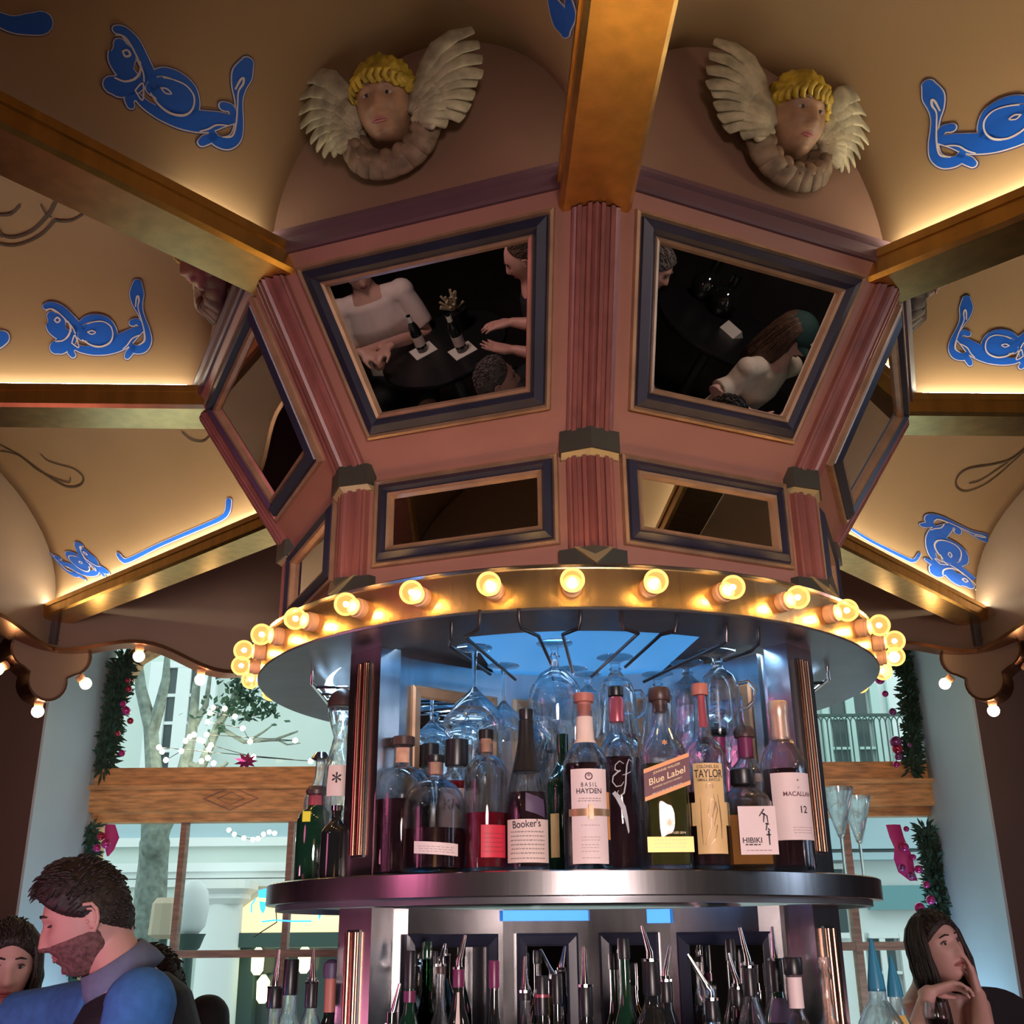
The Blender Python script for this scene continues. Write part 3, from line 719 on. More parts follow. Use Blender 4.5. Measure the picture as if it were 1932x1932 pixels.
# 3 two black-capped bottles behind
b = Bot('liquor_bottle', 'black-capped bottle standing behind the squat dome bottle', 812, 1404, 26, 2.20, TALL, 'glass', liq=(.5, 'liqdark'), cap=[('screw_cap', [(.62, .83), (.62, .995), (.58, 1)], 'black')], group=G1); b.done()
b = Bot('liquor_bottle', 'red bottle with broad black cap and a white label with black letters, behind the clear round-shouldered bottle', 862, 1396, 34, 2.12, [(.92, 0), (1, .02), (1, .66), (.9, .70), (.52, .76), (.5, .80)], 'glass', liq=(.68, 'liqred'), cap=[('screw_cap', [(.60, .80), (.62, .81), (.62, .995), (.58, 1)], 'black')], group=G1, sq=3)
b.o['label'] = 'red bottle with broad black cap and white lettered label, behind its clear neighbour'
l = b.label(.30, .62, .9, 'paper'); b.text('KN', .5, .11, 'ink', l, cen=-.1); b.done()
# 4 clear round-shouldered bottle, red label
b = Bot('liquor_bottle', 'clear round-shouldered bottle half full of red liquor with a small red label', 917, 1377, 39, 1.975, [(.93, 0), (1, .015), (1, .62), (.96, .70), (.80, .765), (.52, .80), (.33, .815), (.31, .92)], liq=(.40, 'liqred'), cap=[('stopper', [(.35, .93), (.35, .995), (.32, 1)], 'black'), ('cork', [(.24, .835), (.26, .93)], 'cork')], group=G1)
l = b.label(.09, .31, .62, 'labelred', cen=.42); b.lines([.13, .16, .19, .22, .25], .5, 'labelmaroon', l, cen=.4); b.done()
# 5 black-waxed bottle with handwritten label
b = Bot('liquor_bottle', 'bottle with black waxed neck and a cream label covered in handwriting', 992, 1338, 38, 1.965, [(.93, 0), (1, .012), (1, .30), (.98, .40), (.86, .50), (.68, .60), (.50, .70), (.37, .80), (.33, .92)], 'glass', liq=(.47, 'liqdark'), cap=[('wax_neck', [(.66, .595), (.69, .60), (.52, .70), (.39, .80), (.35, .925), (.30, .93), (.33, .95), (.34, .995), (.3, 1)], 'black')], group=G1)
l = b.label(.045, .30, 1.15, 'paper', cen=.05); b.text("Booker's", .27, .062, 'ink', l, cen=-.05, rot=.06, cx=.85); b.lines([.07, .10, .125, .15, .175, .20, .225], .85, 'ink', l, squig=.0035, th=.004, cen=.0); l2 = b.label(.33, .44, .5, 'labelpurple', 'shoulder_label', cen=.42, skew=-.02); b.done()
# 6 dark bottle with pale label strip, behind
b = Bot('liquor_bottle', 'dark green bottle with a pale label strip, behind the pink-white labelled bottle', 1060, 1385, 30, 2.13, TALL, 'dkgreen', cap=[('capsule', [(.36, .86), (.38, .995), (.3, 1)], 'dkgreen')], group=G1); b.label(.12, .42, .3, 'papertan', cen=-.62); b.done()
# 7 Basil Hayden
b = Bot('liquor_bottle', 'tall bottle with terracotta stopper, paper neck wrap and long pale pink label with copper belt', 1101, 1309, 41, 1.955, [(.94, 0), (1, .01), (1, .56), (.96, .60), (.80, .655), (.54, .695), (.40, .72), (.37, .78), (.34, .90), (.33, .93)], 'glass', liq=(.585, 'liqdark'), cap=[('stopper', [(.34, .945), (.43, .95), (.45, .995), (.42, 1)], 'corkred'), ('cork', [(.27, .86), (.30, .945)], 'corkred')], group=G1, yaw=.04)
b.label(.705, .86, 1., 'paper', 'neck_wrap', e=.0006)
l = b.label(.03, .545, .84, 'paperpink', cen=.02)
b.text('B A S I L', .455, .033, 'ink', l, cx=.8); b.text('HAYDEN', .420, .040, 'ink', l, cx=.95); b.lines([.38, .367], .5, 'inkgrey', l, th=.005); b.lines([.235, .17, .155, .13, .115, .095, .06], .42, 'inkgrey', l, th=.003)
a = [V((-.12, 0)), V((.12, 0))]; em = MB().grid([[V((b.R*.12*cos(t), 0, b.H*(.50+.022*sin(t)+(.012 if sin(t) > 0 else -.008)))) for t in [2*pi*k/16 for k in range(16)]]]*1)
em.b.free(); b.text('O', .50, .06, 'labelmaroon', l); b.text('*', .50, .05, 'labelmaroon', l)
bl = b.label(.285, .325, 1.0, 'bead', 'copper_belt', cen=.02, e=.0022, lb='copper belt around the label'); MB().box((b.R*.05, -b.R-.005, b.H*.305), (.008, .003, .024)).build('belt_buckle', X['copper'], bl)
b.label(.16, .42, .1, 'orange', 'side_seal', cen=.98); b.done()
# 8 bottle with script emblem
b = Bot('liquor_bottle', 'dark bottle with rose capsule and a silver script monogram and feather', 1161, 1296, 37, 2.03, [(.94, 0), (1, .01), (1, .59), (.97, .63), (.84, .67), (.55, .71), (.33, .74), (.31, .80), (.33, .93)], 'glass', liq=(.60, 'liqdark'), cap=[('capsule', [(.36, .80), (.38, .81), (.38, .925), (.32, .94)], 'caprose'), ('stopper', [(.36, .945), (.38, .95), (.38, .995), (.34, 1)], 'black')], group=G1)
b.stroke([(.15, .555), (-.05, .57), (-.25, .55), (-.28, .525), (-.1, .515), (-.02, .52), (-.15, .512), (-.38, .49), (-.42, .46), (-.25, .435), (0, .44), (.12, .46)], .0013, 'inkpale', b.body)
b.stroke([(.55, .57), (.42, .58), (.30, .55), (.24, .50), (.20, .45), (.10, .40), (-.1, .385), (-.22, .40), (-.15, .415)], .0013, 'inkpale', b.body); b.stroke([(.05, .495), (.25, .50), (.50, .515)], .001, 'inkpale', b.body)
ft = MB(); P = [(-.35, .40), (-.2, .37), (-.02, .32), (.12, .26), (.22, .19)]; rr = b.R+.0012
def bp(x, z): return V((rr*sin(x), -rr*cos(x), z*b.H))
ft.grid([[bp(x-.10*(1-i/4), z) for i, (x, z) in enumerate(P)], [bp(x+.16*(1-abs(i-2)/3), z+.012) for i, (x, z) in enumerate(P)]]); ft.build('feather_emblem', X['inkpale'], b.body, recalc=False); b.done()
# 9 Blue Label
b = Bot('liquor_bottle', 'tall square bottle with a slanting maroon label, gold edges and a gold band below', 1243, 1299, 40, 1.955, [(.96, 0), (1, .01), (1, .60), (.96, .64), (.72, .70), (.48, .76), (.36, .80), (.34, .90)], 'glass', sq=5, liq=(.56, 'liqolive'), cap=[('stopper', [(.47, .925), (.50, .93), (.50, .985), (.46, 1)], 'capbrown'), ('cork', [(.32, .86), (.36, .925)], 'capbrown')], group=G1)
l = b.label(.40, .555, 1., 'labelmaroon', skew=.045)
for z in (.395, .545): b.label(z, z+.022, 1., 'orange', 'gold_edge', skew=.045, par=l, e=.0016)
b.text('JOHNNIE WALKER', .527, .018, 'inkgold', l, skew=.045, e=.0022); b.text('Blue Label', .485, .050, 'inkgold', l, skew=.045, e=.0022); b.text('BLENDED SCOTCH WHISKY', .450, .013, 'inkgold', l, skew=.045, e=.0022); b.lines([.42], .7, 'inkpale', l, skew=.045, th=.004)
b.text('*', .215, .11, 'inkgold', b.body, cen=.0); b.text('BOTTLED 2014', .185, .016, 'inkgold', b.body, cen=.25)
l = b.label(.085, .165, .98, 'papergold', 'lower_band'); b.lines([.11, .13, .148], .7, 'bead', l, th=.003); b.text('*', .66, .07, 'orange', b.body); b.done()
# 10 Taylor
b = Bot('liquor_bottle', 'round bottle with pink-striped neck and long ornate tan label', 1319, 1291, 38, 1.965, [(.93, 0), (1, .01), (1, .585), (.96, .62), (.80, .655), (.52, .69), (.42, .71), (.38, .78), (.33, .90), (.33, .935)], 'glass', liq=(.40, 'liqdark'), cap=[('stopper', [(.37, .935), (.39, .94), (.39, .995), (.37, 1)], 'corkred')], group=G1, yaw=-.03)
b.label(.75, .93, .2, 'caprose', 'neck_strip', e=.0012)
l = b.label(.075, .545, .72, 'papertan'); b.label(.22, .34, .95, 'papertan', 'label_scallop', par=l, e=.0007)
b.text('COLONEL E.H.', .525, .024, 'ink', l, cx=.8); b.text('TAYLOR', .487, .060, 'ink', l, cx=.70); b.text('SMALL BATCH', .455, .020, 'ink', l); b.text('(O)', .425, .03, 'bead', l)
b.stroke([(-.35, .12), (-.1, .20), (.2, .33), (.05, .36), (-.15, .28), (.1, .22), (.3, .30), (.15, .38)], .0011, 'bead', l); b.stroke([(-.2, .11), (.1, .15), (.25, .22), (-.05, .20), (.0, .26), (.3, .34)], .001, 'bead', l); b.stroke([(.42, .15), (.45, .22), (.42, .3), (.35, .38)], .001, 'bead', l); b.stroke([(-.45, .12), (-.47, .22), (-.45, .36)], .0008, 'bead', l); b.done()
# 11 two purple-necked bottles behind
b = Bot('liquor_bottle', 'bottle with dark flared stopper and plum neck wrap, behind the tan-labelled bottle', 1352, 1371, 30, 2.15, TALL, 'glass', liq=(.5, 'liqamber'), cap=[('stopper', [(.5, .93), (.62, .95), (.58, .995), (.5, 1)], 'black'), ('neck_wrap', [(.40, .77), (.44, .92)], 'cappurple')], group=G1); b.done()
b = Bot('liquor_bottle', 'bottle with brown mushroom stopper standing behind the short faceted bottle', 1403, 1372, 34, 2.12, TALL, 'glass', liq=(.5, 'liqamber'), cap=[('stopper', [(.42, .92), (.55, .925), (.58, .97), (.45, 1)], 'capbrown'), ('neck_wrap', [(.40, .78), (.40, .92)], 'cappurple')], group=G1); b.label(.60, .66, .8, 'paper', 'shoulder_label'); b.done()
# 12 Hibiki
b = Bot('liquor_bottle', 'short faceted clear bottle with dark stopper and pale square label with brushed characters', 1400, 1452, 45, 1.97, [(.92, 0), (1, .03), (1, .66), (.90, .72), (.5, .80), (.42, .82), (.42, .86)], 'glass', sq=3.2, n=12, liq=(.52, 'liqamber'), cap=[('stopper', [(.48, .84), (.50, .85), (.50, .99), (.46, 1)], 'black')], group=G1)
l = b.label(.13, .60, .72, 'paperpink', cen=.22); b.text('HIBIKI', .265, .075, 'ink', l, cen=-.03); b.lines([.225], .3, 'ink', l, th=.012, cen=-.03); b.lines([.17], .5, 'inkgrey', l, th=.008, cen=.2)
sc_ = MB(); rr = b.R*.97+.0025
for p0, p1, wd in (((.5, .57), (.30, .50), .03), ((.42, .53), (.62, .50), .03), ((.50, .53), (.45, .44), .03), ((.60, .50), (.62, .43), .025), ((.52, .43), (.66, .42), .03), ((.58, .43), (.52, .36), .03), ((.60, .38), (.68, .36), .03), ((.62, .36), (.62, .22), .035), ((.52, .32), (.70, .32), .03)):
    a_, c_ = V((p0[0]*b.R, -rr, p0[1]*b.H)), V((p1[0]*b.R, -rr, p1[1]*b.H)); d_ = (c_-a_).normalized(); n_ = V((-d_.z, 0, d_.x))*wd*b.R
    sc_.poly([a_-n_, a_+n_, c_+n_*.6, c_-n_*.6])
sc_.build('brushed_characters', X['ink'], l, recalc=False); b.done()
# 13 Macallan
b = Bot('liquor_bottle', 'tall bottle with champagne coloured neck capsule and large pale label, rightmost inside the posts', 1466, 1324, 41, 2.02, [(.94, 0), (1, .01), (1, .56), (.97, .62), (.82, .69), (.52, .75), (.36, .79), (.34, .88), (.34, .93)], 'glass', liq=(.58, 'liqdark'), cap=[('capsule', [(.42, .76), (.40, .90), (.42, .93), (.43, .935), (.44, .99), (.40, 1)], 'capgold')], group=G1, yaw=.12)
l = b.label(.165, .55, .98, 'paperpink'); b.text('MACALLAN', .425, .037, 'labelmaroon', l, cen=.2); b.text('12', .335, .058, 'ink', l, cen=.35); b.text('*', .50, .03, 'ink', l, cen=.2); b.text('o', .465, .022, 'inkgrey', l, cen=.2); b.lines([.235, .22, .205], .5, 'inkgrey', l, th=.003, cen=.3); b.done()
# crystal tumblers and box behind
b = Bot('crystal_glass', 'cut crystal tumbler behind the black-waxed bottle', 1026, 1425, 26, 2.22, [(.85, 0), (.9, .02), (1, .5), (1.05, 1)], 'glass', z0=CZ+ST+.105, cat='glass'); b.loc.z = CZ+ST+.105; b.done()
bx = thing('gift_box', 'dark gift box holding up a crystal tumbler at the back of the shelf', 'box', (aty(1026, 1500, 2.22).x, 2.22, CZ+ST))
MB().box((bx.location.x, 2.22, CZ+ST+.052), (.085, .07, .103)).build('carton', X['labelpurple'], bx)
# left of the posts
b = Bot('liquor_bottle', 'dark green bottle with brown ball stopper and magenta capsule, left of the post', 598, 1483, 32, 2.30, [(.94, 0), (1, .02), (1, .62), (.9, .70), (.5, .76), (.42, .80), (.4, .90)], 'dkgreen', cap=[('capsule', [(.44, .74), (.44, .88), (.40, .90)], 'caprose'), ('stopper', [(.40, .895), (.56, .91), (.60, .95), (.45, .995), (.2, 1)], 'capbrown')], group=G1)
MB().box((-b.R*.3, -b.R*.92, b.H*.66), (.016, .008, .02)).build('yellow_tag', mat('yellow_tag', (.8, .7, .02), .5), b.o); b.done()
b = Bot('liquor_bottle', 'tall ornate crystal bottle with dark dome stopper, partly behind the left post', 648, 1300, 32, 2.27, [(.9, 0), (1, .02), (1, .16), (.72, .24), (.86, .34), (.95, .46), (.84, .58), (.55, .68), (.42, .74), (.62, .80), (.78, .86), (.78, .89)], 'glass', liq=(.2, 'liqdark'), cap=[('dome_stopper', [(.80, .895), (.86, .90), (.84, .93), (.66, .97), (.3, .997), (.05, 1)], 'capbrown')], group=G1, n=16)
b.label(.42, .58, .55, 'paper', 'oval_seal'); b.text('*', .49, .12, 'ink', b.body); b.done()
b = Bot('liquor_bottle', 'clear bottle with crystal stopper at the shelf edge behind the dark green one', 606, 1420, 26, 2.42, TALL, 'glass', liq=(.3, 'liqdark'), cap=[('stopper', [(.34, .93), (.7, .95), (.4, 1)], 'chrome')], group=G1); b.done()
b = Bot('liquor_bottle', 'small dark bottle low beside the left post', 636, 1520, 26, 2.16, TALL, 'dkglass', cap=[('stopper', [(.4, .93), (.4, 1)], 'chrome')], group=G1); b.done()
# martini glasses right of the post
MART = [(.75, 0), (.72, .012), (.12, .035), (.09, .10), (.10, .44), (.2, .47), (1.0, .99), (1.0, 1.), (.96, .99), (.12, .49), (.01, .48)]
def stemglass(label, px, top, hwpx, Y): 
    P = aty(px, top, Y); z0 = CZ+ST+.0005; H = P.z-z0; R = hwpx/F*P.y
    o = thing('martini_glass', label, 'glass', (0, 0, 0), 'martini glasses')
    MB().lathe([(r*R if r > .01 else .0004, z*H) for r, z in MART if z >= .44], 32).build('bowl', X['stem'], o, smooth=True)
    MB().lathe([(r*R, z*H) for r, z in MART if z <= .44], 24).build('stem_and_foot', X['stem'], o, smooth=True)
    o.location = (P.x, Y, z0)
stemglass('martini glass on the shelf just right of the right post', 1577, 1486, 31, 2.36)
stemglass('martini glass nearest the right end of the shelf', 1612, 1503, 29, 2.50)
# ---------------------------------------------------------------- hanging stemware
def hang(kind, px, py, scale, label, first={}):
    nm = {'coupe': 'margarita_glass', 'mug': 'footed_mug', 'goblet': 'goblet'}[kind]
    if kind not in first:
        o = thing(nm, label, 'glass', (0, 0, 0), {'coupe': 'margarita glasses hung upside down', 'mug': 'footed glass mugs hung upside down', 'goblet': 'goblets hung upside down'}[kind])
        if kind == 'coupe': ft = [(.0005, 0), (.034, 0), (.034, .002), (.006, .006), (.0045, .02), (.004, .075)]; bw = [(.0045, .0755), (.012, .085), (.034, .105), (.056, .135), (.058, .150), (.0565, .150), (.0545, .135), (.033, .107), (.010, .088), (.0005, .086)]
        elif kind == 'mug': ft = [(.0005, 0), (.036, 0), (.036, .002), (.022, .006), (.010, .012), (.009, .02), (.013, .024), (.009, .028), (.013, .033)]; bw = [(.013, .0335), (.030, .05), (.037, .075), (.038, .13), (.044, .155), (.043, .155), (.0365, .13), (.035, .075), (.028, .053), (.0005, .040)]
        else: ft = [(.0005, 0), (.034, 0), (.034, .002), (.008, .006), (.006, .02), (.010, .026), (.006, .032), (.008, .045)]; bw = [(.008, .0455), (.030, .06), (.046, .085), (.050, .105), (.047, .125), (.043, .15), (.042, .15), (.045, .125), (.048, .105), (.044, .086), (.028, .063), (.0005, .052)]
        Fm = M.Scale(-1, 4, (0, 0, 1))
        MB().lathe(ft, 24, Fm).build('foot_and_stem', X['stem'], o, smooth=True); MB().lathe(bw, 28, Fm).build('bowl', X['stem'], o, smooth=True)
        if kind == 'mug': MB().tube([(.036, 0, -.065), (.055, 0, -.062), (.066, 0, -.078), (.062, 0, -.10), (.048, 0, -.112), (.037, 0, -.112)], .0042, 10).build('handle', X['stem'], o, smooth=True)
        first[kind] = o
    else: o = dup(first[kind], label)
    p = atz(px, py, CZ+.506); o.location = p; o.rotation_euler = (0, 0, random.uniform(-.5, .5) if kind == 'mug' else 0); o.scale = (scale,)*3
hang('coupe', 895, 1222, 1, 'wide margarita glass hanging at the front of the leftmost wire pair')
hang('coupe', 950, 1256, .95, 'margarita glass hanging second in the leftmost wire pair')
hang('goblet', 1046, 1213, 1, 'frontmost goblet hanging from the second wire pair')
hang('goblet', 1078, 1262, 1, 'rearmost goblet hanging in the second wire pair')
hang('mug', 1160, 1240, 1, 'footed glass mug hanging in the third wire pair, in front')
hang('mug', 1352, 1229, 1, 'frontmost footed glass mug on the right-hand wires, above the tan-labelled bottle')
hang('mug', 1296, 1250, .92, 'second footed mug along the right-hand wires')
hang('mug', 1240, 1272, .92, 'rearmost footed mug along the right-hand wires')
hang('mug', 1108, 1272, .8, 'smaller footed mug hanging farthest back near the middle wires')
# ---------------------------------------------------------------- speed-pour bottles on the counter
ZC = CZ+LC+.0005
G2 = 'speed-pour bottles on the counter'
POUR = [(.94, 0), (1, .015), (1, .52), (.95, .57), (.70, .64), (.42, .70), (.34, .76), (.33, .86)]
def spout(b, z, lean=.25, m='chrome', L=.16):
    H, R = b.H, b.R; z0 = z*H
    sp = MB().tube([(0, 0, z0), (0, 0, z0+.012), (lean*L*.1, 0, z0+L*.4*H), (lean*L*H, 0, z0+L*H)], [.0065, .006, .0048, .003], 12).build('pour_spout', X[m], b.o, smooth=True)
    MB().lathe([(.0005, z0-.002), (.36*R+.002, z0-.002), (.36*R+.002, z0+.002), (.0005, z0+.002)], 16).build('spout_collar', X['chrome' if m == 'chrome' else m], sp)
def pour(label, px, top, hwpx, Y, gm, neck='black', nz=(.70, .84), sp=True, liq=None, lab=None, lean=.2, prof=POUR, cap=None, spm='chrome'):
    cp = [('stopper', [(.38, nz[0]), (.40, nz[0]+.01), (.40, nz[1]-.01), (.37, nz[1])], neck)] if neck else []
    if cap: cp += cap
    pr = [p for p in prof if p[1] <= (.86 if sp else .97)]
    b = Bot('liquor_bottle', label, px, top, hwpx, Y, pr, gm, z0=ZC, liq=liq, cap=cp, group=G2)
    if sp: spout(b, nz[1], lean, spm, 1-nz[1])
    if lab:
        for z0, z1, w_, m, nm in lab: b.label(z0, z1, w_, m, nm, e=.0016)
    b.done(); return b
NOS = [p for p in POUR]+[(.33, .96)]
pour('speed-pour bottle with a silver spout, farthest left below the shelf inside the post', 741, 1856, 30, 1.93, 'dkglass', 'chrome', (.74, .80))
pour('green bottle with black pointed cap and purple neck band, left niche', 775, 1781, 26, 2.06, 'dkgreen', 'black', (.80, .97), False, prof=NOS, cap=[('neck_band', [(.42, .74), (.42, .79)], 'cappurple')])
pour('tall plain green bottle in front of the lit left mirror', 806, 1768, 24, 2.12, 'green', 'dkgreen', (.90, .98), False, prof=NOS, liq=(.6, 'dkgreen'))
pour('clear bottle with a dark pointed top, in front of the left mirror', 832, 1780, 24, 2.10, 'glass', 'capbrown', (.86, .90), True, liq=(.6, 'liqdark'))
pour('dark bottle with spout and pale drop-shaped neck label', 866, 1764, 27, 2.0, 'dkglass', 'cappurple', (.78, .86), True, lab=[(.62, .76, .16, 'paper', 'neck_label')])
pour('slim dark bottle with purple capsule near the corner of the niche', 932, 1808, 26, 2.03, 'dkglass', 'cappurple', (.86, .99), False, prof=NOS)
pour('clear bottle with tall chrome spout, left of the twin black necks', 990, 1804, 26, 1.98, 'glass', 'black', (.80, .84), True, liq=(.6, 'liqdark'), lean=.0)
pour('black-necked bottle with a magenta slash on the neck', 1022, 1837, 30, 1.96, 'dkglass', 'black', (.80, .99), False, prof=NOS, cap=[('slash', [(.41, .885), (.415, .90)], 'caprose')])
pour('slim black-necked bottle with a red and pink label', 1050, 1834, 24, 2.02, 'dkglass', 'black', (.84, .99), False, prof=NOS, lab=[(.55, .64, .8, 'paperpink', 'label')])
pour('round-shouldered black bottle with chrome spout and orange neck band', 1102, 1785, 34, 1.95, 'dkglass', 'black', (.70, .83), True, lab=[(.625, .655, .9, 'orange', 'neck_band')], lean=.0, prof=[(.94, 0), (1, .02), (1, .44), (.85, .52), (.48, .58), (.40, .62), (.36, .70), (.33, .80)])
pour('dark green bottle with plain top behind the tall green wine bottle', 1157, 1790, 24, 2.12, 'dkgreen', 'black', (.9, .98), False, prof=NOS)
pour('tall dark green wine bottle with ridged black cap', 1176, 1766, 28, 2.02, 'dkgreen', 'black', (.90, .99), False, prof=NOS)
pour('black bottle with upright curved chrome spout and cream label', 1224, 1746, 40, 1.97, 'dkglass', 'black', (.72, .86), True, lean=-.2, lab=[(.40, .46, .6, 'paper', 'label')], prof=[(.94, 0), (1, .02), (1, .52), (.92, .58), (.62, .64), (.36, .69), (.33, .80)])
pour('dark bottle with slim spout, just right of the curved chrome spout', 1252, 1784, 30, 2.08, 'dkglass', 'black', (.74, .84), True)
pour('clear bottle with a long spout leaning left', 1336, 1800, 32, 1.95, 'glass', 'black', (.70, .80), True, liq=(.5, 'liqdark'), lean=-.5)
pour('dark green bottle with square black cap in the right niche', 1376, 1763, 26, 2.12, 'dkgreen', 'black', (.88, .98), False, prof=NOS)
pour('dark bottle with a leaning spout before the square-capped green one', 1386, 1798, 28, 2.0, 'dkglass', 'black', (.76, .84), True, lean=-.2)
pour('clear long-necked bottle with black collar and pink-tinted spout', 1406, 1750, 32, 1.97, 'glass', 'black', (.72, .84), True, liq=(.45, 'liqdark'), lean=-.15)
pour('dark bottle with a blue-lit spout cup', 1456, 1748, 32, 2.06, 'dkgreen', 'black', (.72, .86), True, lean=.0, lab=[(.60, .70, .7, 'labelpurple', 'label')])
pour('clear bulbous bottle with pink neck label and black cap', 1494, 1802, 44, 1.97, 'glass', 'black', (.91, .99), False, prof=[(.9, 0), (1, .05), (1, .48), (.85, .60), (.5, .68), (.28, .74), (.26, .90)], liq=(.4, 'liqdark'), cap=[('neck_label', [(.31, .76), (.31, .90)], 'paperpink')])
pour('large clear globe decanter with a long ringed neck', 1550, 1780, 54, 1.98, 'glass', None, (.9, 1), False, prof=[(.85, 0), (1, .08), (1, .36), (.88, .50), (.5, .62), (.2, .68), (.17, .84), (.24, .86), (.17, .88), (.24, .90), (.2, .94)], liq=(.30, 'liqdark'))
pour('clear round bottle with a blue cone spout, right of the post', 1643, 1770, 44, 2.10, 'glass', None, (.70, .74), False, prof=[(.9, 0), (1, .05), (1, .50), (.88, .62), (.55, .69), (.36, .72), (.36, .77)], cap=[('cone_spout', [(.36, .76), (.33, .81), (.15, .94), (.05, 1)], 'bluecap')])
pour('amber bottle with blue cone spout and yellow label, lowest right', 1680, 1802, 34, 2.16, 'glass', None, (.70, .74), False, prof=[p for p in POUR if p[1] < .78]+[(.34, .80)], liq=(.56, 'liqamber'), lab=[(.62, .70, .5, 'papergold', 'label')], cap=[('cone_spout', [(.42, .79), (.38, .84), (.14, .96), (.05, 1)], 'bluecap')])
pour('clear faceted bottle with black spout, left of the post', 524, 1792, 34, 2.16, 'glass', 'black', (.72, .82), True, lean=.05, prof=[(.9, 0), (1, .03), (1, .40), (.92, .52), (.6, .60), (.36, .64), (.34, .80)])
pour('clear bottle with broad ringed black cap, left of the post', 551, 1806, 34, 2.28, 'glass', 'black', (.80, .99), False, prof=NOS)
pour('bottle with black cap and slim upright spout near the left post', 592, 1790, 28, 2.14, 'glass', 'black', (.72, .84), True, lean=.0, liq=(.5, 'liqdark'))
b = pour('bottle with brown neck and lettered black dome cap beside the left post', 627, 1810, 28, 2.24, 'dkglass', 'corkred', (.72, .90), False, prof=NOS, cap=[('dome_cap', [(.50, .90), (.56, .94), (.5, .98), (.2, 1)], 'labelpurple')])
# ---------------------------------------------------------------- heads
def gs(x, s): return exp(-(x/s)**2)
def head_pt(n, kid=0):
    x, y, z = n; w, dpt, h = (.074, .094, .117) if not kid else (.080, .090, .108)
    jaw = 1-(.30 if not kid else .14)*max(0, -z)**1.4
    zz = max(-.93, min(.5, z)); fu = (1-zz*zz)**(-.24) if y < 0 and z < 0 else 1.; fx = (1-zz*zz)**(-.12) if z < 0 else 1.
    P = V((x*w*jaw*fx, y*dpt*fu*(1-.06*max(0, -z)) + (.018*max(0, -z)*(y > 0)), z*h)); X_, Z_ = P.x, P.z
    if y < 0:
        fr = min(1, -y*1.6); k = 1. if not kid else .85; d = 0
        t = (.028-Z_)/.056; ng = 0 if t < 0 else (t**.9 if t < 1 else gs(t-1, .14))
        d += .028*k*gs(X_, .0105+.006*max(0, min(1, t)))*ng
        d += .006*gs(abs(X_)-.012, .008)*gs(Z_+.026, .009)
        d -= .011*gs(abs(X_)-.031, .016)*gs(Z_-.014, .012)
        d += .006*gs(abs(X_)-.026, .024)*gs(Z_-.036, .010)-.003*gs(X_, .03)*gs(Z_-.018, .008)
        d += .0065*gs(X_, .022)*gs(Z_+.051, .0065)+.0065*gs(X_, .019)*gs(Z_+.0645, .0065)-.003*gs(X_, .022)*gs(Z_+.0575, .003)
        d += (.006 if not kid else .011)*gs(abs(X_)-.040, .022)*gs(Z_+.028, .026)
        d += .009*gs(X_, .024)*gs(Z_+.092, .018)-.005*gs(X_, .03)*gs(Z_+.077, .007)
        P.y -= d*fr
    return P
def hairline(a, st): # a = angle from the front
    c = cos(a); 
    if st == 'bald': f, s_, b_ = 1.2, .35, -.35
    elif st == 'recede': f, s_, b_ = .78, .15, -.5
    elif st == 'kid': f, s_, b_ = .52, .05, -.5
    else: f, s_, b_ = .60, .02, -.55
    return (s_+(f-s_)*c**1.3) if c > 0 else (s_+(b_-s_)*(-c)**.8)
def sphere_rows(n, m, fn):
    rows = []
    for i in range(m+1):
        t = pi*(i/m*.996+.002); rows.append([fn((sin(t)*sin(2*pi*j/n), -sin(t)*cos(2*pi*j/n), -cos(t))) for j in range(n)])
    return rows
def add_head(mb, T, kid=0, ears=True):
    mb.grid(sphere_rows(56, 44, lambda n: T@head_pt(n, kid)), closeu=True, cap=True)
    if ears:
        for s in (-1, 1): mb.ball(T@V((s*.072, .014, .0)), tuple(T.to_scale().x*k for k in (.010, .013, .022)), 12, 8, T.to_3x3().normalized())
def add_hair(par, T, m, st='short', quiff=0, thick=.010, curl=0, kid=0, vox=None, tufts=420):
    def fn(n):
        x, y, z = n; a = atan2(x, -y); hl = hairline(a, st); k = (z-hl)/.10; k = max(0, min(1, k*.5+.5)); k = k*k*(3-2*k)
        b_ = head_pt((x, abs(y)*(1 if y > 0 else -1), z), kid) if False else V((x*.074, y*.094, z*.117)) if not kid else V((x*.080, y*.090, z*.108))
        th = thick*(.6+.9*max(0, z))+quiff*max(0, z)**.7*max(0, -y+.45)
        th += curl*noise.noise(V(n)*7)+.003*noise.noise(V(n)*22)
        return T@(b_+V(n)*(th*k-.016*(1-k)))
    mb = MB().grid(sphere_rows(64, 48, fn), closeu=True, cap=True)
    if not curl and tufts:
        random.seed(9); R3 = T.to_3x3(); S = T.to_scale().x; k = 0
        while k < tufts:
            n = V((random.gauss(0, 1), random.gauss(0, 1), random.gauss(.3, 1))).normalized(); a = atan2(n.x, -n.y)
            if n.z < hairline(a, st)+.05: continue
            k += 1; p = fn(tuple(n)); w = (R3@n).normalized(); back = (R3@V((random.gauss(0, .35), 1 if n.z < .55 else -.9 if quiff and n.y < .1 else .8, .25 if n.z > .2 else -.8))).normalized()
            d = (back-w*back.dot(w)).normalized(); L = S*random.uniform(.012, .026)*(1 if n.z > .2 else .55); lift = .55 if n.z > .4 else .12
            mb.tube([p-w*.002, p+d*L*.5+w*L*.35*lift, p+d*L+w*L*.45*lift], [S*.0034, S*.0028, S*.0006], 5)
    return mb.build('hair', m, par, smooth='all')
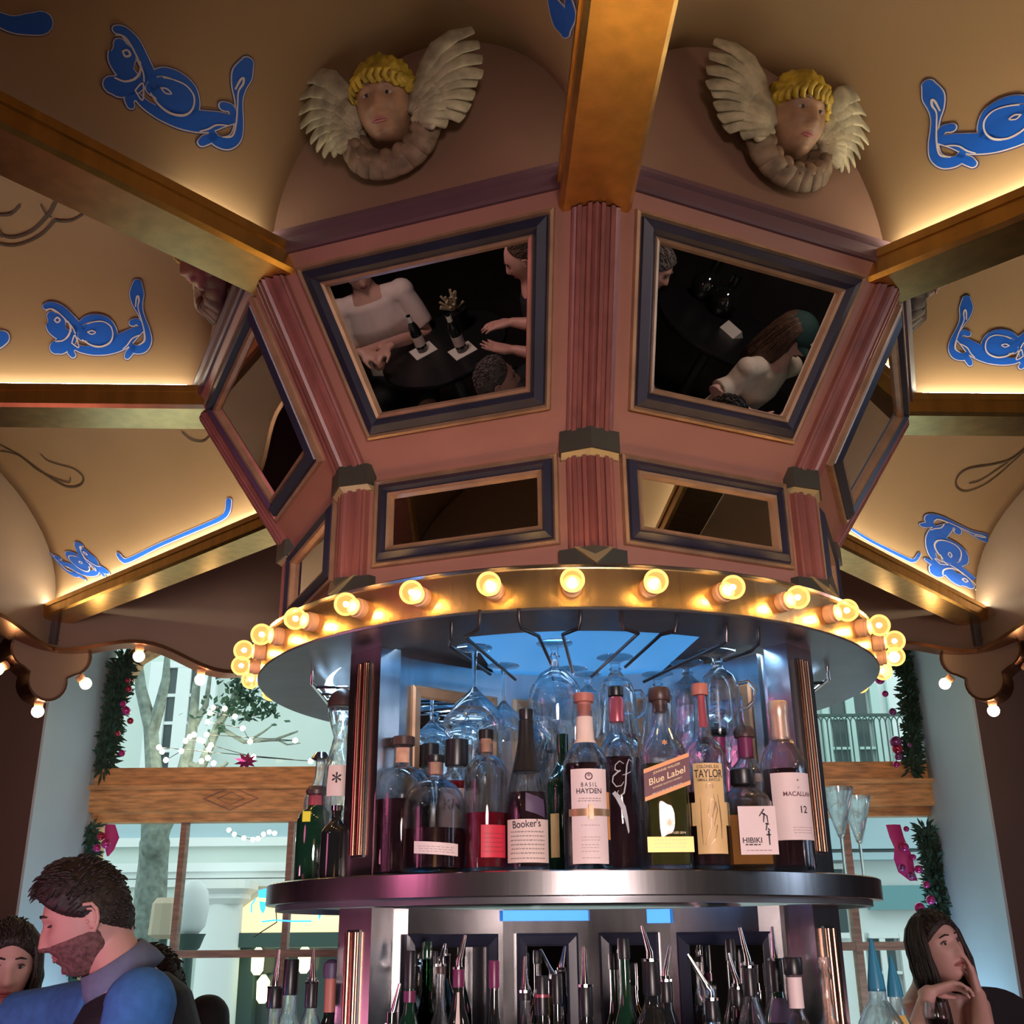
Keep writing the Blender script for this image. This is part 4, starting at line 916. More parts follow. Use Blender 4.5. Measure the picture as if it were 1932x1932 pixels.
def add_face(par, T, lidded=False, lips=True, browm=None, eyes=True, kid=0):
    S = T.to_scale().x
    if eyes:
        for s in (-1, 1):
            eb = MB().ball(T@V((s*.030, -.0715+(.004 if kid else 0), .014)), tuple(S*k for k in (.0120, .0115, .0035 if lidded else .0062)), 14, 10, T.to_3x3().normalized()).build('eye', X['eyewhite'] if not lidded else X['eye'], par, smooth='all')
            if not lidded and not kid: MB().tube([T@V((s*x, y, z)) for x, y, z in ((.017, -.0795, .0165), (.024, -.0830, .0212), (.031, -.0835, .0222), (.038, -.0805, .0205), (.044, -.0745, .0160))], [S*.0010, S*.0019, S*.0022, S*.0019, S*.001], 6).build('eyelashes', X['eye'], eb, smooth='all')
            if not lidded: MB().ball(T@V((s*.030, -.0805+(.004 if kid else 0), .014)), tuple(S*k for k in (.0055, .0045, .0052)), 12, 8, T.to_3x3().normalized()).build('iris', X['eye'], eb, smooth='all')
    for s in (-1, 1): MB().tube([T@V((s*x, y, z)) for x, y, z in ((.013, -.0925, .0385), (.028, -.0900, .0415), (.045, -.077, .035))], [S*.0022, S*.0030, S*.0014], 8).build('eyebrow', browm or X['hairdk'], par, smooth='all')
    if lips:
        e = MB()
        for z, th in ((-.053, .0040), (-.0615, .0046)):
            pts = []
            for k in range(-3, 4):
                x = k*.0073; u = abs(x)
                pts.append(T@V((x, -.0905+u*u*20+(.0045 if kid else 0), z+(.002 if z > -.055 and abs(k) == 1 else 0)*1+(.0575+z)*-0.5*(abs(k)/3))))
            e.tube(pts, [S*th*q for q in (.3, .75, 1, 1, 1, .75, .3)], 8, dome=True)
        e.build('lips', X['lip'], par, smooth='all')
X['eyewhite'] = mat('eye_white', (.48, .42, .40), .3)
def remesh(o, v):
    m = o.modifiers.new('blend', 'REMESH'); m.mode = 'VOXEL'; m.voxel_size = v; m.use_smooth_shade = True
    s = o.modifiers.new('soft', 'SMOOTH'); s.factor = .5; s.iterations = 2; return o
def add_ears(par, T, m):
    S = T.to_scale().x
    for s in (-1, 1):
        q = [(.004, .030), (-.012, .026), (-.019, .010), (-.017, -.008), (-.010, -.022), (-.002, -.031), (.006, -.028)]
        e = MB(); P = [T@V((s*(.080+.006*(i < 5)), .012-u*1.0, z+.002)) for i, (u, z) in enumerate(q)]
        e.tube(P, [S*.0042]*5+[S*.0058, S*.004], 10, dome=True)
        P2 = [T@V((s*.081, .014-u*.55, z*.6+.002)) for u, z in q[:5]]; e.tube(P2, S*.0032, 8, dome=True)
        e.ball(T@V((s*.0755, .016, .000)), tuple(S*k for k in (.006, .015, .026)), 14, 10, T.to_3x3().normalized()); e.ball(T@V((s*.078, .005, -.006)), S*.0045, 8, 6)
        e.build('ear', m, par, smooth='all')
def hand(mb, wr, d, nrm, curl=.35, s=1., spread=.06, thumb=1):
    wr = V(wr); d = V(d).normalized(); nrm = V(nrm); nrm = (nrm-d*nrm.dot(d)).normalized(); side = d.cross(nrm)*thumb
    mb.tube([wr-d*.02, wr+d*.015, wr+d*.05, wr+d*.085], [(.024*s, .019*s), (.027*s, .018*s), (.036*s, .016*s), (.038*s, .014*s)], 14, ref=side, dome=True)
    for i, L in enumerate((.072, .080, .075, .058)):
        o = (1.5-i)*.0195*s; p = wr+d*(.084-.004*abs(i-1.3))*s+side*o; q = (d+side*(1.5-i)*spread).normalized(); pts = [p-q*.02, p]
        for k, f in enumerate((.45, .32, .23)):
            a = curl*(k+.6); dd = (q*cos(a)+nrm*sin(a)); p = p+dd*L*f*s; pts.append(p)
        mb.tube(pts, [.0085*s, .0088*s, .0080*s, .0074*s, .0062*s], 10, dome=True)
    p = wr+d*.025*s+side*.024*s; q = (d*.65+side*.75+nrm*.25).normalized(); q2 = (d*.9+side*.35+nrm*.3).normalized()
    mb.tube([p-q*.012, p+q*.03*s, p+q*.03*s+q2*.028*s, p+q*.03*s+q2*.052*s], [.012*s, .0115*s, .0095*s, .0075*s], 10, dome=True)
def frameT(loc, yaw, pitch=0, roll=0, s=1.):
    """local: face looks along -Y, +Z up; pitch>0 looks down"""
    return M.Translation(loc)@M.Rotation(yaw, 4, 'Z')@M.Rotation(pitch, 4, 'X')@M.Rotation(roll, 4, 'Y')@M.Scale(s, 4)
def stand(T, sit=False, lean=0.):
    L = dict(pel=(0, 0, .94), waist=(0, 0, 1.10), chest=(0, 0, 1.30), top=(0, .01, 1.43), neck=(0, .01, 1.50), head=(0, -.01, 1.635))
    for s, k in ((1, 'L'), (-1, 'R')):
        L.update({'sh'+k: (s*.185, .01, 1.42), 'el'+k: (s*.23, .03, 1.13), 'wr'+k: (s*.22, -.08, .90), 'hip'+k: (s*.09, 0, .90), 'kn'+k: (s*.10, -.02, .48), 'an'+k: (s*.10, .02, .08)})
        if sit: L.update({'hip'+k: (s*.09, 0, .90), 'kn'+k: (s*.14, -.42, .88), 'an'+k: (s*.13, -.36, .46), 'el'+k: (s*.24, -.05, 1.15), 'wr'+k: (s*.08, -.26, 1.03)})
    R = {}
    for k, v in L.items():
        v = V(v)
        if v.z > .95 and lean: v.y -= (v.z-.95)*lean
        R[k] = T@v
    return R
def build_person(label, J, hT, skin='skin', hair='hairdk', st='short', cloth=None, legs='darkcloth', sleeve=.75, hands=None, vox=.006, group=None, female=False, face=True, quiff=0, bare=False, lidded=False, bodyscale=1., hw=1., shoes=True, ears=True):
    base = V((J['pel'].x, J['pel'].y, min(J['anL'].z, J['anR'].z)-.08))
    o = thing('person', label, 'person', base, group)
    ax = (J['shL']-J['shR']).normalized(); B = bodyscale
    mb = MB(); add_head(mb, hT, ears=ears)
    tor = [J['pel'], J['waist'], J['chest'], J['top'], J['neck']]; w = .92 if female else 1.
    rr = [(.150, .105), (.130*w, .095), (.155*w, .108), (.130*w, .085), (.062*w, .058)]
    hd = J['head']+(J['neck']-J['head'])*.42+hT.to_3x3()@V((0, .018, 0))
    mb.tube(tor+[hd], [(a*B, b_*B) for a, b_ in rr]+[(.050*w, .050*w)], 24, ref=ax, dome=True)
    for k in 'LR':
        s, e, w_ = J['sh'+k], J['el'+k], J['wr'+k]
        mb.tube([J['top'].lerp(s, .5), s, s.lerp(e, .5), e, e.lerp(w_, .35), w_], [.055*w*B, .054*w*B, .046*w*B, .038*w, .038*w, .025], 14, dome=True)
        h, kn, an = J['hip'+k], J['kn'+k], J['an'+k]
        mb.tube([h, h.lerp(kn, .5), kn, kn.lerp(an, .35), an], [.088*B, .074, .054, .054, .036], 14, dome=True)
        fd = V((J['pel']-J['pel'])); f = hT.to_3x3()@V((0, -1, 0)); f.z = 0; f.normalize(); mb.tube([an-V((0, 0, .03))-f*.04, an-V((0, 0, .045))+f*.13], [(.038, .035), (.04, .025)], 12, dome=True)
        if hands and k in hands: hand(mb, w_, *hands[k][:2], curl=hands[k][2], s=.95 if female else 1.05, thumb=hands[k][3] if len(hands[k]) > 3 else 1)
        else: d = (w_-e).normalized(); hand(mb, w_, d, V((0, 0, -1)) if abs(d.z) < .8 else f, .3)
    b = remesh(mb.build('body', X[skin], o), vox)
    if face: add_face(o, hT, lidded, browm=X[hair]); add_ears(o, hT, X[skin])
    if hair and st: add_hair(o, hT, X[hair], st, quiff)
    if cloth:
        g = .012; mb = MB(); n = 5 if not bare else 4
        pts = tor[:]; pts[-1] = tor[3].lerp(tor[4], .55)
        mb.tube(pts, [((a+g)*B, (b_+g)*B) for a, b_ in rr[:4]]+[(.085*w, .072)], 24, ref=ax)
        if sleeve:
            for k in 'LR':
                s, e, w_ = J['sh'+k], J['el'+k], J['wr'+k]; P = [J['top'].lerp(s, .4), s]; R_ = [.060*B, .068*w*B]
                if sleeve <= 1: P += [s.lerp(e, sleeve*.5), s.lerp(e, sleeve)]; R_ += [.062*w*B, .060*w*B]
                else: P += [s.lerp(e, .5), e, e.lerp(w_, (sleeve-1)*.5), e.lerp(w_, sleeve-1)]; R_ += [.060*w*B, .052*w*B, .048, .040]
                mb.tube(P, R_, 16, dome=False); mb.ball(s, .066*w*B, 16, 10)
        remesh(mb.build('shirt', X[cloth], o), vox*1.3)
    if legs:
        mb = MB(); mb.tube([J['pel']+(J['waist']-J['pel'])*.35, J['pel'], J['pel']-(J['waist']-J['pel'])*.3], [(.150*B, .110), (.168*B, .122), (.165*B, .120)], 22, ref=ax, dome=True)
        ln = 1. if legs != 'shorts' else .8
        for k in 'LR':
            h, kn, an = J['hip'+k], J['kn'+k], J['an'+k]
            if ln == 1: mb.tube([h, h.lerp(kn, .5), kn, kn.lerp(an, .4), an], [.102*B, .088, .068, .066, .052], 16, dome=True)
            else: mb.tube([h, h.lerp(kn, .5), h.lerp(kn, .8)], [.102*B, .092, .082], 16, dome=True)
        remesh(mb.build('trousers', X['darkcloth'], o), vox*1.4)
    return o
X['denim'] = mat('blue_shirt', (.045, .17, .42), .8, var=.15, scale=40, bump=.1)  # blue light on the sleeve is put into this shirt colour
X['denimgrey'] = mat('shirt_collar', (.16, .20, .30), .8, var=.1, scale=40)
X['vest'] = mat('black_vest', (.010, .010, .013), .75, var=.2, scale=50, bump=.1)
X['darkcloth'] = mat('dark_cloth', (.015, .015, .018), .8)
X['polo'] = mat('white_polo', (.72, .58, .54), .8, var=.06, scale=8, bump=.2)
X['cream'] = mat('cream_top', (.68, .58, .46), .8, var=.06, scale=14, bump=.2)
X['oliveshirt'] = mat('olive_sweater', (.42, .34, .14), .8, var=.1, scale=14, bump=.2)
X['purpleshirt'] = mat('mauve_shirt', (.30, .20, .30), .8)
X['pinktop'] = mat('dusty_pink_top', (.60, .30, .26), .8)
X['cap'] = mat('dark_green_cap', (.01, .045, .04), .8, var=.1, scale=30)
X['beard'] = mat('beard_stubble', (.16, .075, .065), .8, var=.5, scale=90)
# ---------------------------------------------------------------- bartender
hc = aty(166, 1733, 2.75); hT = frameT(hc, radians(-76), radians(22), radians(3), 1.02)
J = stand(M.Translation((hc.x+.10, 2.75, .03))@M.Rotation(radians(-80), 4, 'Z'))
J['head'] = hc; J['neck'] = aty(226, 1832, 2.77); J['top'] = aty(246, 1892, 2.77); J['chest'] = J['top']+V((.04, 0, -.15)); J['waist'] = J['chest']+V((.05, 0, -.22)); J['pel'] = J['waist']+V((.03, 0, -.16))
J['shL'] = aty(266, 1893, 2.57); J['shR'] = aty(140, 1912, 2.97); J['elL'] = J['shL']+V((-.02, -.06, -.29)); J['wrL'] = J['elL']+V((-.24, .04, .02))
J['elR'] = aty(20, 1925, 3.04); J['wrR'] = J['elR']+V((-.22, -.10, .04))
for k, s in (('L', -1), ('R', 1)): J['hip'+k] = J['pel']+V((0, s*.09, -.03)); J['kn'+k] = V((J['pel'].x-.03, J['pel'].y+s*.1, .50)); J['an'+k] = V((J['pel'].x+.02, J['pel'].y+s*.1, .08))
bt = build_person('bearded bartender in a black vest and blue shirt, head bowed, behind the bar at left', J, hT, st='short', hair='hairdk', cloth='denim', sleeve=.95, quiff=.026, vox=.0055, lidded=True, bodyscale=1.12)
mb = MB(); mb.tube([J['pel'], J['waist'], J['chest'], J['top'].lerp(J['chest'], .1), J['top'].lerp(J['neck'], .45)], [(.19, .14), (.174, .132), (.192, .146), (.184, .130), (.118, .094)], 26, ref=(J['shL']-J['shR']).normalized())
remesh(mb.build('vest', X['vest'], bt), .008)
cl = MB(); ax = (J['shL']-J['shR']).normalized(); up = (J['head']-J['neck']).normalized(); rows = []
for r, z in ((.088, -.022), (.080, .010), (.072, .036), (.077, .036), (.093, -.002), (.098, -.028)):
    rows.append([J['neck']+ax*(r*1.02*cos(2*pi*i/32))+up.cross(ax)*(r*sin(2*pi*i/32))+up*(z) for i in range(32)])
cl.grid(rows, closeu=True, closev=True).build('collar', X['denimgrey'], bt, smooth='all')
def beard(n):
    x, y, z = n; k = max(0, min(1, (-.22-z)/.12+.5))*max(0, min(1, (.28-y)/.15)); lipg = gs(x, .26)*gs(z+.47, .09); k *= (1-lipg)
    st_ = max(0, min(1, (-.1-abs(abs(x)-.9)*2.5)/.2)) if False else 0
    return hT@(head_pt(n)+V(n)*(.0030*k-.006*(1-k)+.0008*noise.noise(V(n)*40)))
MB().grid(sphere_rows(64, 56, beard), closeu=True, cap=True).build('beard', X['beard'], bt, smooth='all')
# sideburn patches
# dark clad guest behind him
hc = aty(284, 1872, 3.5); J = stand(frameT((hc.x+.03, 3.54, hc.z-1.635), radians(-60)))
J['shL'] = aty(390, 1922, 3.45); J['elL'] = J['shL']+V((.10, -.05, -.26)); J['wrL'] = J['elL']+V((-.05, -.2, .1))
for k in 'LR':
    J['an'+k].z = .08; J['kn'+k].z = .46; J['hip'+k].z = min(J['hip'+k].z, .84)
build_person('dark clad shoulder of a guest just behind the bartender', J, frameT(hc, radians(-60), .3), st='short', cloth='vest', sleeve=1.8, vox=.009, face=False)
# ---------------------------------------------------------------- women at the bar
def long_hair(par, T, m, length=.30, n=210, a0=58):
    mb = MB(); random.seed(7)
    for i in range(n):
        a = radians(random.uniform(a0, 360-a0)); ca, sa = sin(a), -cos(a); L = length*random.uniform(.82, 1.06); ph = random.uniform(0, 6); P = []; g = random.uniform(1.0, 1.13)
        for k in range(5):
            t = radians(14+78*k/4); P.append(T@V((ca*.086*sin(t)*g, sa*.104*sin(t)*g+(.0 if sa > 0 else .006), .126*cos(t)+.004)))
        for k in range(1, 7):
            q = k/6; f = 1-.10*q; P.append(T@V((ca*.088*g*f+.006*sin(q*7+ph), sa*.106*g*f+.012*q+.006*cos(q*6+ph), -L*q)))
        mb.tube(P, [.003, .005, .006, .0065, .0065, .0065, .0062, .006, .005, .004, .0015], 5)
    return mb.build('long_hair', m, par, smooth='all')
hc = aty(1768, 1790, 4.1); hT = frameT(hc, radians(22), radians(-6), radians(-10), .98)
J = stand(M.Translation((hc.x-.02, 4.16, hc.z-1.62))@M.Rotation(radians(5), 4, 'Z')); J['head'] = hc
J['shL'] = aty(1845, 1905, 4.12); J['shR'] = aty(1706, 1925, 4.12)
J['elL'] = aty(1862, 1990, 3.88); J['wrL'] = aty(1846, 1878, 4.02); J['elR'] = aty(1725, 1975, 3.85); J['wrR'] = aty(1752, 1872, 3.93)
for k in 'LR': J['an'+k].z = .08; J['kn'+k].z = .46
wr = build_person('long-haired woman in a dark sleeveless top resting her chin on her hand, far right', J, hT, skin='skin2', hair='hairdk', st='short', cloth=None, vox=.0055, female=True,
    hands={'L': (V((-.12, .10, 1)), V((-1, .3, 0)), .2, -1), 'R': (V((1, -.1, .25)), V((.1, -.4, -1)), .5, 1)})
tp = MB(); tp.tube([J['pel'], J['waist'], J['chest'], J['chest'].lerp(J['top'], .55)], [(.16, .12), (.14, .11), (.165, .122), (.158, .112)], 22, ref=(1, 0, 0))
remesh(tp.build('sleeveless_top', X['vest'], wr), .009)
long_hair(wr, hT, X['hairdk'], .32)
wg = thing('wine_glass', 'stemmed glass of dark wine held before the woman at far right', 'glass', aty(1772, 1928, 3.84))
Tg = M.Translation(aty(1772, 1950, 3.84)-V((0, 0, .06)))
MB().lathe([(.0005, .0), (.032, 0), (.032, .002), (.005, .006), (.0045, .055)], 20, Tg).build('stem_and_foot', X['stem'], wg, smooth=True)
MB().lathe([(.0045, .056), (.022, .066), (.036, .09), (.038, .115), (.032, .15), (.031, .15), (.036, .115), (.034, .09), (.02, .069), (.0005, .06)], 24, Tg).build('bowl', X['stem'], wg, smooth=True)
MB().lathe([(.0005, .061), (.019, .070), (.033, .091), (.034, .104), (.0005, .104)], 24, Tg).build('wine', X['liqdark'], wg, smooth=True)
st_ = thing('bar_stool', 'dark round-backed bar stool behind the woman at far right', 'stool', (aty(1870, 1900, 4.45).x, 4.45, 0))
bx_ = st_.location.x; zt = aty(1870, 1862, 4.45).z
sb = MB(); sb.grid([[V((bx_+.21*cos(a), 4.45+.10*sin(a)*0+.02*cos(a*2), zt-.20+.20*sin(a)+dz)) for a in [pi*k/14 for k in range(15)]] for dz in (0,)]*1) if False else sb.prism([V((bx_+.20*cos(a), 4.45, zt-.20+.20*max(0, sin(a)))) for a in [pi*k/20 for k in range(21)]]+[V((bx_-.20, 4.45, zt-.38)), V((bx_+.20, 4.45, zt-.38))], (0, .05, 0))
sb.build('backrest', X['vest'], st_); MB().lathe([(.0005, zt-.52), (.20, zt-.52), (.21, zt-.48), (.19, zt-.45), (.0005, zt-.45)], 24, M.Translation((bx_, 4.26, 0))).build('seat', X['vest'], st_, smooth=True)
MB().box((bx_, 4.46, zt-.45), (.06, .02, .16)).build('back_bracket', X['steeld'], st_)
for sx, sy in ((1, 1), (1, -1), (-1, 1), (-1, -1)): MB().tube([(bx_+sx*.12, 4.26+sy*.12, zt-.52), (bx_+sx*.19, 4.26+sy*.19, 0)], .014, 8).build('leg', X['steeld'], st_)
hc = aty(12, 1822, 3.4); hT = frameT(hc, radians(28), radians(12), 0, .98)
J = stand(M.Translation((hc.x-.02, 3.42, hc.z-1.635))@M.Rotation(radians(20), 4, 'Z')); 
for k in 'LR': J['an'+k].z = .08; J['kn'+k].z = .46
wl = build_person('dark-haired woman in a pink top, cut by the left edge beside the bartender', J, hT, skin='skin2', hair='hairdk', st='short', cloth='pinktop', sleeve=.4, vox=.006, female=True)
long_hair(wl, hT, X['hairdk'], .17)
# ---------------------------------------------------------------- guests seen in the tower mirrors
def mplane(c):
    fr, L = face_frame(c, KK, RB, KT, RT_); return fr[0], (fr[3] if fr[3].z < 0 else -fr[3])
MP = {'L': mplane(-22.5), 'R': mplane(22.5)}
def rf(side, px, py, t=None, z=None):
    o, n = MP[side]; d = ray(px, py); P = O+d*((o-O).dot(n)/d.dot(n)); d = d-n*(2*d.dot(n))
    return P+d*(t if t is not None else (z-P.z)/d.z)
def rdir(side, v): n = MP[side][1]; v = V(v); v = v-n*(2*v.dot(n)); return v
def yawof(v): return atan2(v.x, -v.y)
def sit_at(neck, yaw, lean=.05, T0=None, s=1.):
    T = M.Translation((0, 0, 0)); J = stand(M.Rotation(yaw, 4, 'Z'), sit=True, lean=lean); off = neck-J['neck']
    J = {k: v+off for k, v in J.items()}
    for k in 'LR':
        J['an'+k].z = max(.08, J['an'+k].z)
    return J
def stool(J, lab):
    p = J['pel']; zt = p.z-.12
    o = thing('bar_stool', lab, 'stool', (p.x, p.y, 0), 'dark stools under the mirrored guests')
    MB().lathe([(.0005, zt-.07), (.17, zt-.07), (.19, zt-.04), (.18, zt-.01), (.0005, zt)], 20, M.Translation((p.x, p.y, 0))).build('seat', X['vest'], o, smooth=True)
    for k in range(4):
        a = pi/4+k*pi/2; MB().tube([(p.x+.1*cos(a), p.y+.1*sin(a), zt-.07), (p.x+.19*cos(a), p.y+.19*sin(a), 0)], .013, 8).build('leg', X['steeld'], o)
d = rdir('L', ray(700, 650)); yw = yawof(-d)
nk = rf('L', 690, 546, 4.1); J = sit_at(nk, yw+.25, .05); hd = nk+V((0, 0, .12)); J['head'] = hd
f = V((sin(yw), -cos(yw), 0)); J['wrL'] = rf('L', 735, 655, 3.85); J['wrR'] = rf('L', 683, 665, 3.8)
build_person('seated guest in a white polo shirt with clasped hands, seen in the front left mirror', J, frameT(hd, yw, .3), cloth='polo', sleeve=.8, legs='shorts', st='short', hair='hairbr', vox=.008, bodyscale=1.12,
    hands={'L': (rf('L', 715, 672, 3.8)-J['wrL'], V((0, 0, -1)), .7, -1), 'R': (rf('L', 712, 675, 3.78)-J['wrR'], V((0, 0, -1)), .6, 1)})
stool(J, 'dark stool under the polo shirted guest in the front left mirror')
yl = yawof(rdir('L', -CR)); yr = yawof(rdir('L', CR))
hd = rf('L', 990, 488, 3.5); J = sit_at(hd-V((0, 0, .13)), yl, .1); J['head'] = hd; J['wrL'] = rf('L', 968, 608, 3.45); J['wrR'] = rf('L', 972, 660, 3.35)
J['elL'] = rf('L', 1030, 615, 3.4); J['elR'] = rf('L', 1040, 675, 3.3)
build_person('bald-headed guest gesturing with both hands at the right edge of the front left mirror', J, frameT(hd, yl, .25), cloth='vest', sleeve=.6, st='bald', hair='hairbr', vox=.0065,
    hands={'L': (rf('L', 905, 618, 3.45)-J['wrL'], V((0, 0, -1)), .25, 1), 'R': (rf('L', 900, 650, 3.35)-J['wrR'], V((0, 0, 1)), .15, 1)})
stool(J, 'dark stool under the bald guest in the front left mirror')
hd = rf('L', 938, 722, 3.0); J = sit_at(hd-V((0, 0, .13)), yr+.4, .1); J['head'] = hd
build_person('grey-haired man in a dark jacket low in the front left mirror, turned to the right', J, frameT(hd, yr-.35, .1), cloth='vest', sleeve=1.8, st='recede', hair='hairgr', vox=.008)
stool(J, 'dark stool under the grey-haired man in the front left mirror')
def cocktail_table(ctr, z, r, label):
    o = thing('cocktail_table', label, 'table', (ctr.x, ctr.y, 0), 'small black tables in the mirrors'); T = M.Translation((ctr.x, ctr.y, 0))
    MB().lathe([(.0005, z-.03), (r, z-.03), (r+.005, z-.015), (r, z), (.0005, z)], 40, T).build('tabletop', X['black'], o, smooth=True)
    MB().lathe([(.035, .02), (.035, z-.03)], 16, T).build('pedestal', X['steeld'], o, smooth=True); MB().lathe([(.0005, 0), (.22, 0), (.2, .02), (.0005, .03)], 28, T).build('foot', X['steeld'], o, smooth=True)
TZ = .80
cocktail_table(rf('L', 838, 655, z=TZ), TZ, .36, 'small black cocktail table with beer bottles, seen in the front left mirror')
X['napkin'] = mat('white_napkin', (.85, .80, .72), .8)
for px, py, lb in ((800, 662, 'left'), (874, 662, 'right')):
    p = rf('L', px, py, z=TZ)
    n = thing('paper_napkin', '%s of the two white napkins under the beer bottles in the mirror' % lb, 'napkin', p, 'napkins under beer bottles'); MB().box(p+V((0, 0, .002)), (.13, .13, .003), M.Rotation(.6, 3, 'Z')).build('sheet', X['napkin'], n)
    T = M.Translation(p+V((0, 0, .004))); o = thing('beer_bottle', '%s beer bottle with white neck label standing on a napkin, in the front left mirror' % lb, 'bottle', p, 'beer bottles on napkins')
    MB().lathe([(.0005, 0), (.030, 0), (.031, .01), (.031, .13), (.027, .155), (.014, .19), (.0125, .23), (.0005, .232)], 20, T).build('glass_body', X['dkglass'], o, smooth=True)
    MB().lathe([(.0155, .188), (.0145, .222)], 20, T).build('neck_label', X['napkin'], o, smooth=True); MB().lathe([(.0318, .04), (.0318, .10)], 20, T).build('label', X['paper'], o, smooth=True)
p = rf('L', 872, 618, z=TZ+.0); pl = thing('potted_flower', 'dark planter of pale flowers behind the beer bottles in the front left mirror', 'plant', p)
MB().lathe([(.0005, 0), (.05, 0), (.07, .12), (.0005, .12)], 20, M.Translation(p)).build('planter', X['black'], pl, smooth=True)
fl = MB(); random.seed(3)
for i in range(22): q = p+V((random.uniform(-.06, .06), random.uniform(-.06, .06), .13+random.uniform(0, .1))); fl.tube([p+V((0, 0, .11)), q], [.003, .008], 5)
fl.build('leaves', mat('pale_leaf', (.45, .36, .22), .7), pl)
# right mirror
yr = yawof(rdir('R', CR)); yw_ = yawof(rdir('R', CR)*.8-rdir('R', ray(1490, 640))*.75); hd = rf('R', 1497, 632, 3.6); J = sit_at(hd-V((0, 0, .14)), yw_, .30); J['head'] = hd; J['wrR'] = rf('R', 1395, 760, 3.55); J['elR'] = rf('R', 1345, 738, 3.6)
J['wrR'] = rf('R', 1428, 790, 3.6); J['wrL'] = J['wrR']+V((.1, .1, .05))
hT = frameT(hd, yw_-.1, .30, 0, 1.0)
wc = build_person('woman in a dark green cap and cream top, in the front right mirror', J, hT, skin='skin2', hair='hairbr', st=None, cloth='cream', sleeve=.95, vox=.0065, female=True,
    hands={'R': (rf('R', 1460, 795, 3.6)-J['wrR'], V((0, 0, 1)), .5, 1)})
add_hair(wc, hT, X['hairbr'], 'short', tufts=0); long_hair(wc, hT, X['hairbr'], .30)
def capfn(n):
    x, y, z = n; k = 1 if z > .18 else 0; q = V((x*.074, y*.094, z*.117)); return hT@(q+V(n)*(.022 if k else -.02))
cp = MB().grid(sphere_rows(40, 30, capfn), closeu=True, cap=True).build('baseball_cap', X['cap'], wc, smooth='all')
MB().grid([[hT@V((.075*sin(a)*1.0, -.105*cos(a)-(.075*cos(a*1.0) if i else 0), .038-(.028 if i else 0)+dz)) for a in [radians(-62+124*j/12) for j in range(13)]] for i, dz in ((0, 0), (1, 0), (1, -.004), (0, -.004))], closev=True).build('cap_brim', X['cap'], cp, smooth=True)
MB().prism([hT@V((x, -.108+abs(x)*.25, z)) for x, z in ((-.028, .055), (.028, .055), (.028, .080), (-.028, .080))], hT.to_3x3()@V((0, -.008, 0))).build('cap_patch', X['napkin'], cp)
stool(J, 'dark stool under the woman in the green cap, front right mirror')
ph = thing('smartphone', 'dark phone in the hand of the woman in the green cap', 'phone', rf('R', 1530, 690, 3.5)); MB().box(ph.location, (.075, .008, .15), M.Rotation(yr, 3, 'Z')).build('case', X['black'], ph)
d = rdir('R', ray(1245, 600)); hd = rf('R', 1232, 505, 3.9); J = sit_at(hd-V((0, 0, .13)), yr+.3, .1); J['head'] = hd
build_person('grey-haired guest in an olive sweater at the left edge of the front right mirror', J, frameT(hd, yr+.5, .2), cloth='oliveshirt', sleeve=1.85, st='short', hair='hairgr', vox=.009)
stool(J, 'dark stool under the guest in the olive sweater, front right mirror')
hd = rf('R', 1362, 790, 3.1); J = sit_at(hd-V((0, 0, .13)), yr+.2, .1); J['head'] = hd
build_person('dark-haired head of a guest at the lower edge of the front right mirror', J, frameT(hd, yr, .2), cloth='vest', sleeve=1.8, st='short', hair='hairdk', vox=.010, face=False)
tc = rf('R', 1360, 615, z=.95); cocktail_table(tc, .95, .42, 'black table with two glossy urns and a white card, seen in the front right mirror')
for px, py, lb in ((1318, 560, 'left'), (1352, 590, 'right')):
    p = rf('R', px, py, z=.951); o = thing('table_urn', '%s glossy black urn on the table in the front right mirror' % lb, 'urn', p, 'glossy black urns')
    MB().lathe([(.0005, 0), (.05, 0), (.085, .05), (.09, .10), (.06, .16), (.03, .18), (.03, .26), (.045, .28), (.0005, .28)], 24, M.Translation(p)).build('vessel', X['dkglass'], o, smooth=True)
    MB().tube([p+V((.085, 0, .12)), p+V((.13, 0, .11)), p+V((.12, 0, .05)), p+V((.08, 0, .05))], .006, 8).build('handle', X['chrome'], o, smooth=True)
p = rf('R', 1372, 622, z=.951); o = thing('table_card', 'white folded card on the black table in the front right mirror', 'card', p); MB().prism([p+V((-.05, -.03, 0)), p+V((.05, -.03, 0)), p+V((0, -.03, .05))], (0, .12, 0)).build('folded_card', X['napkin'], o)
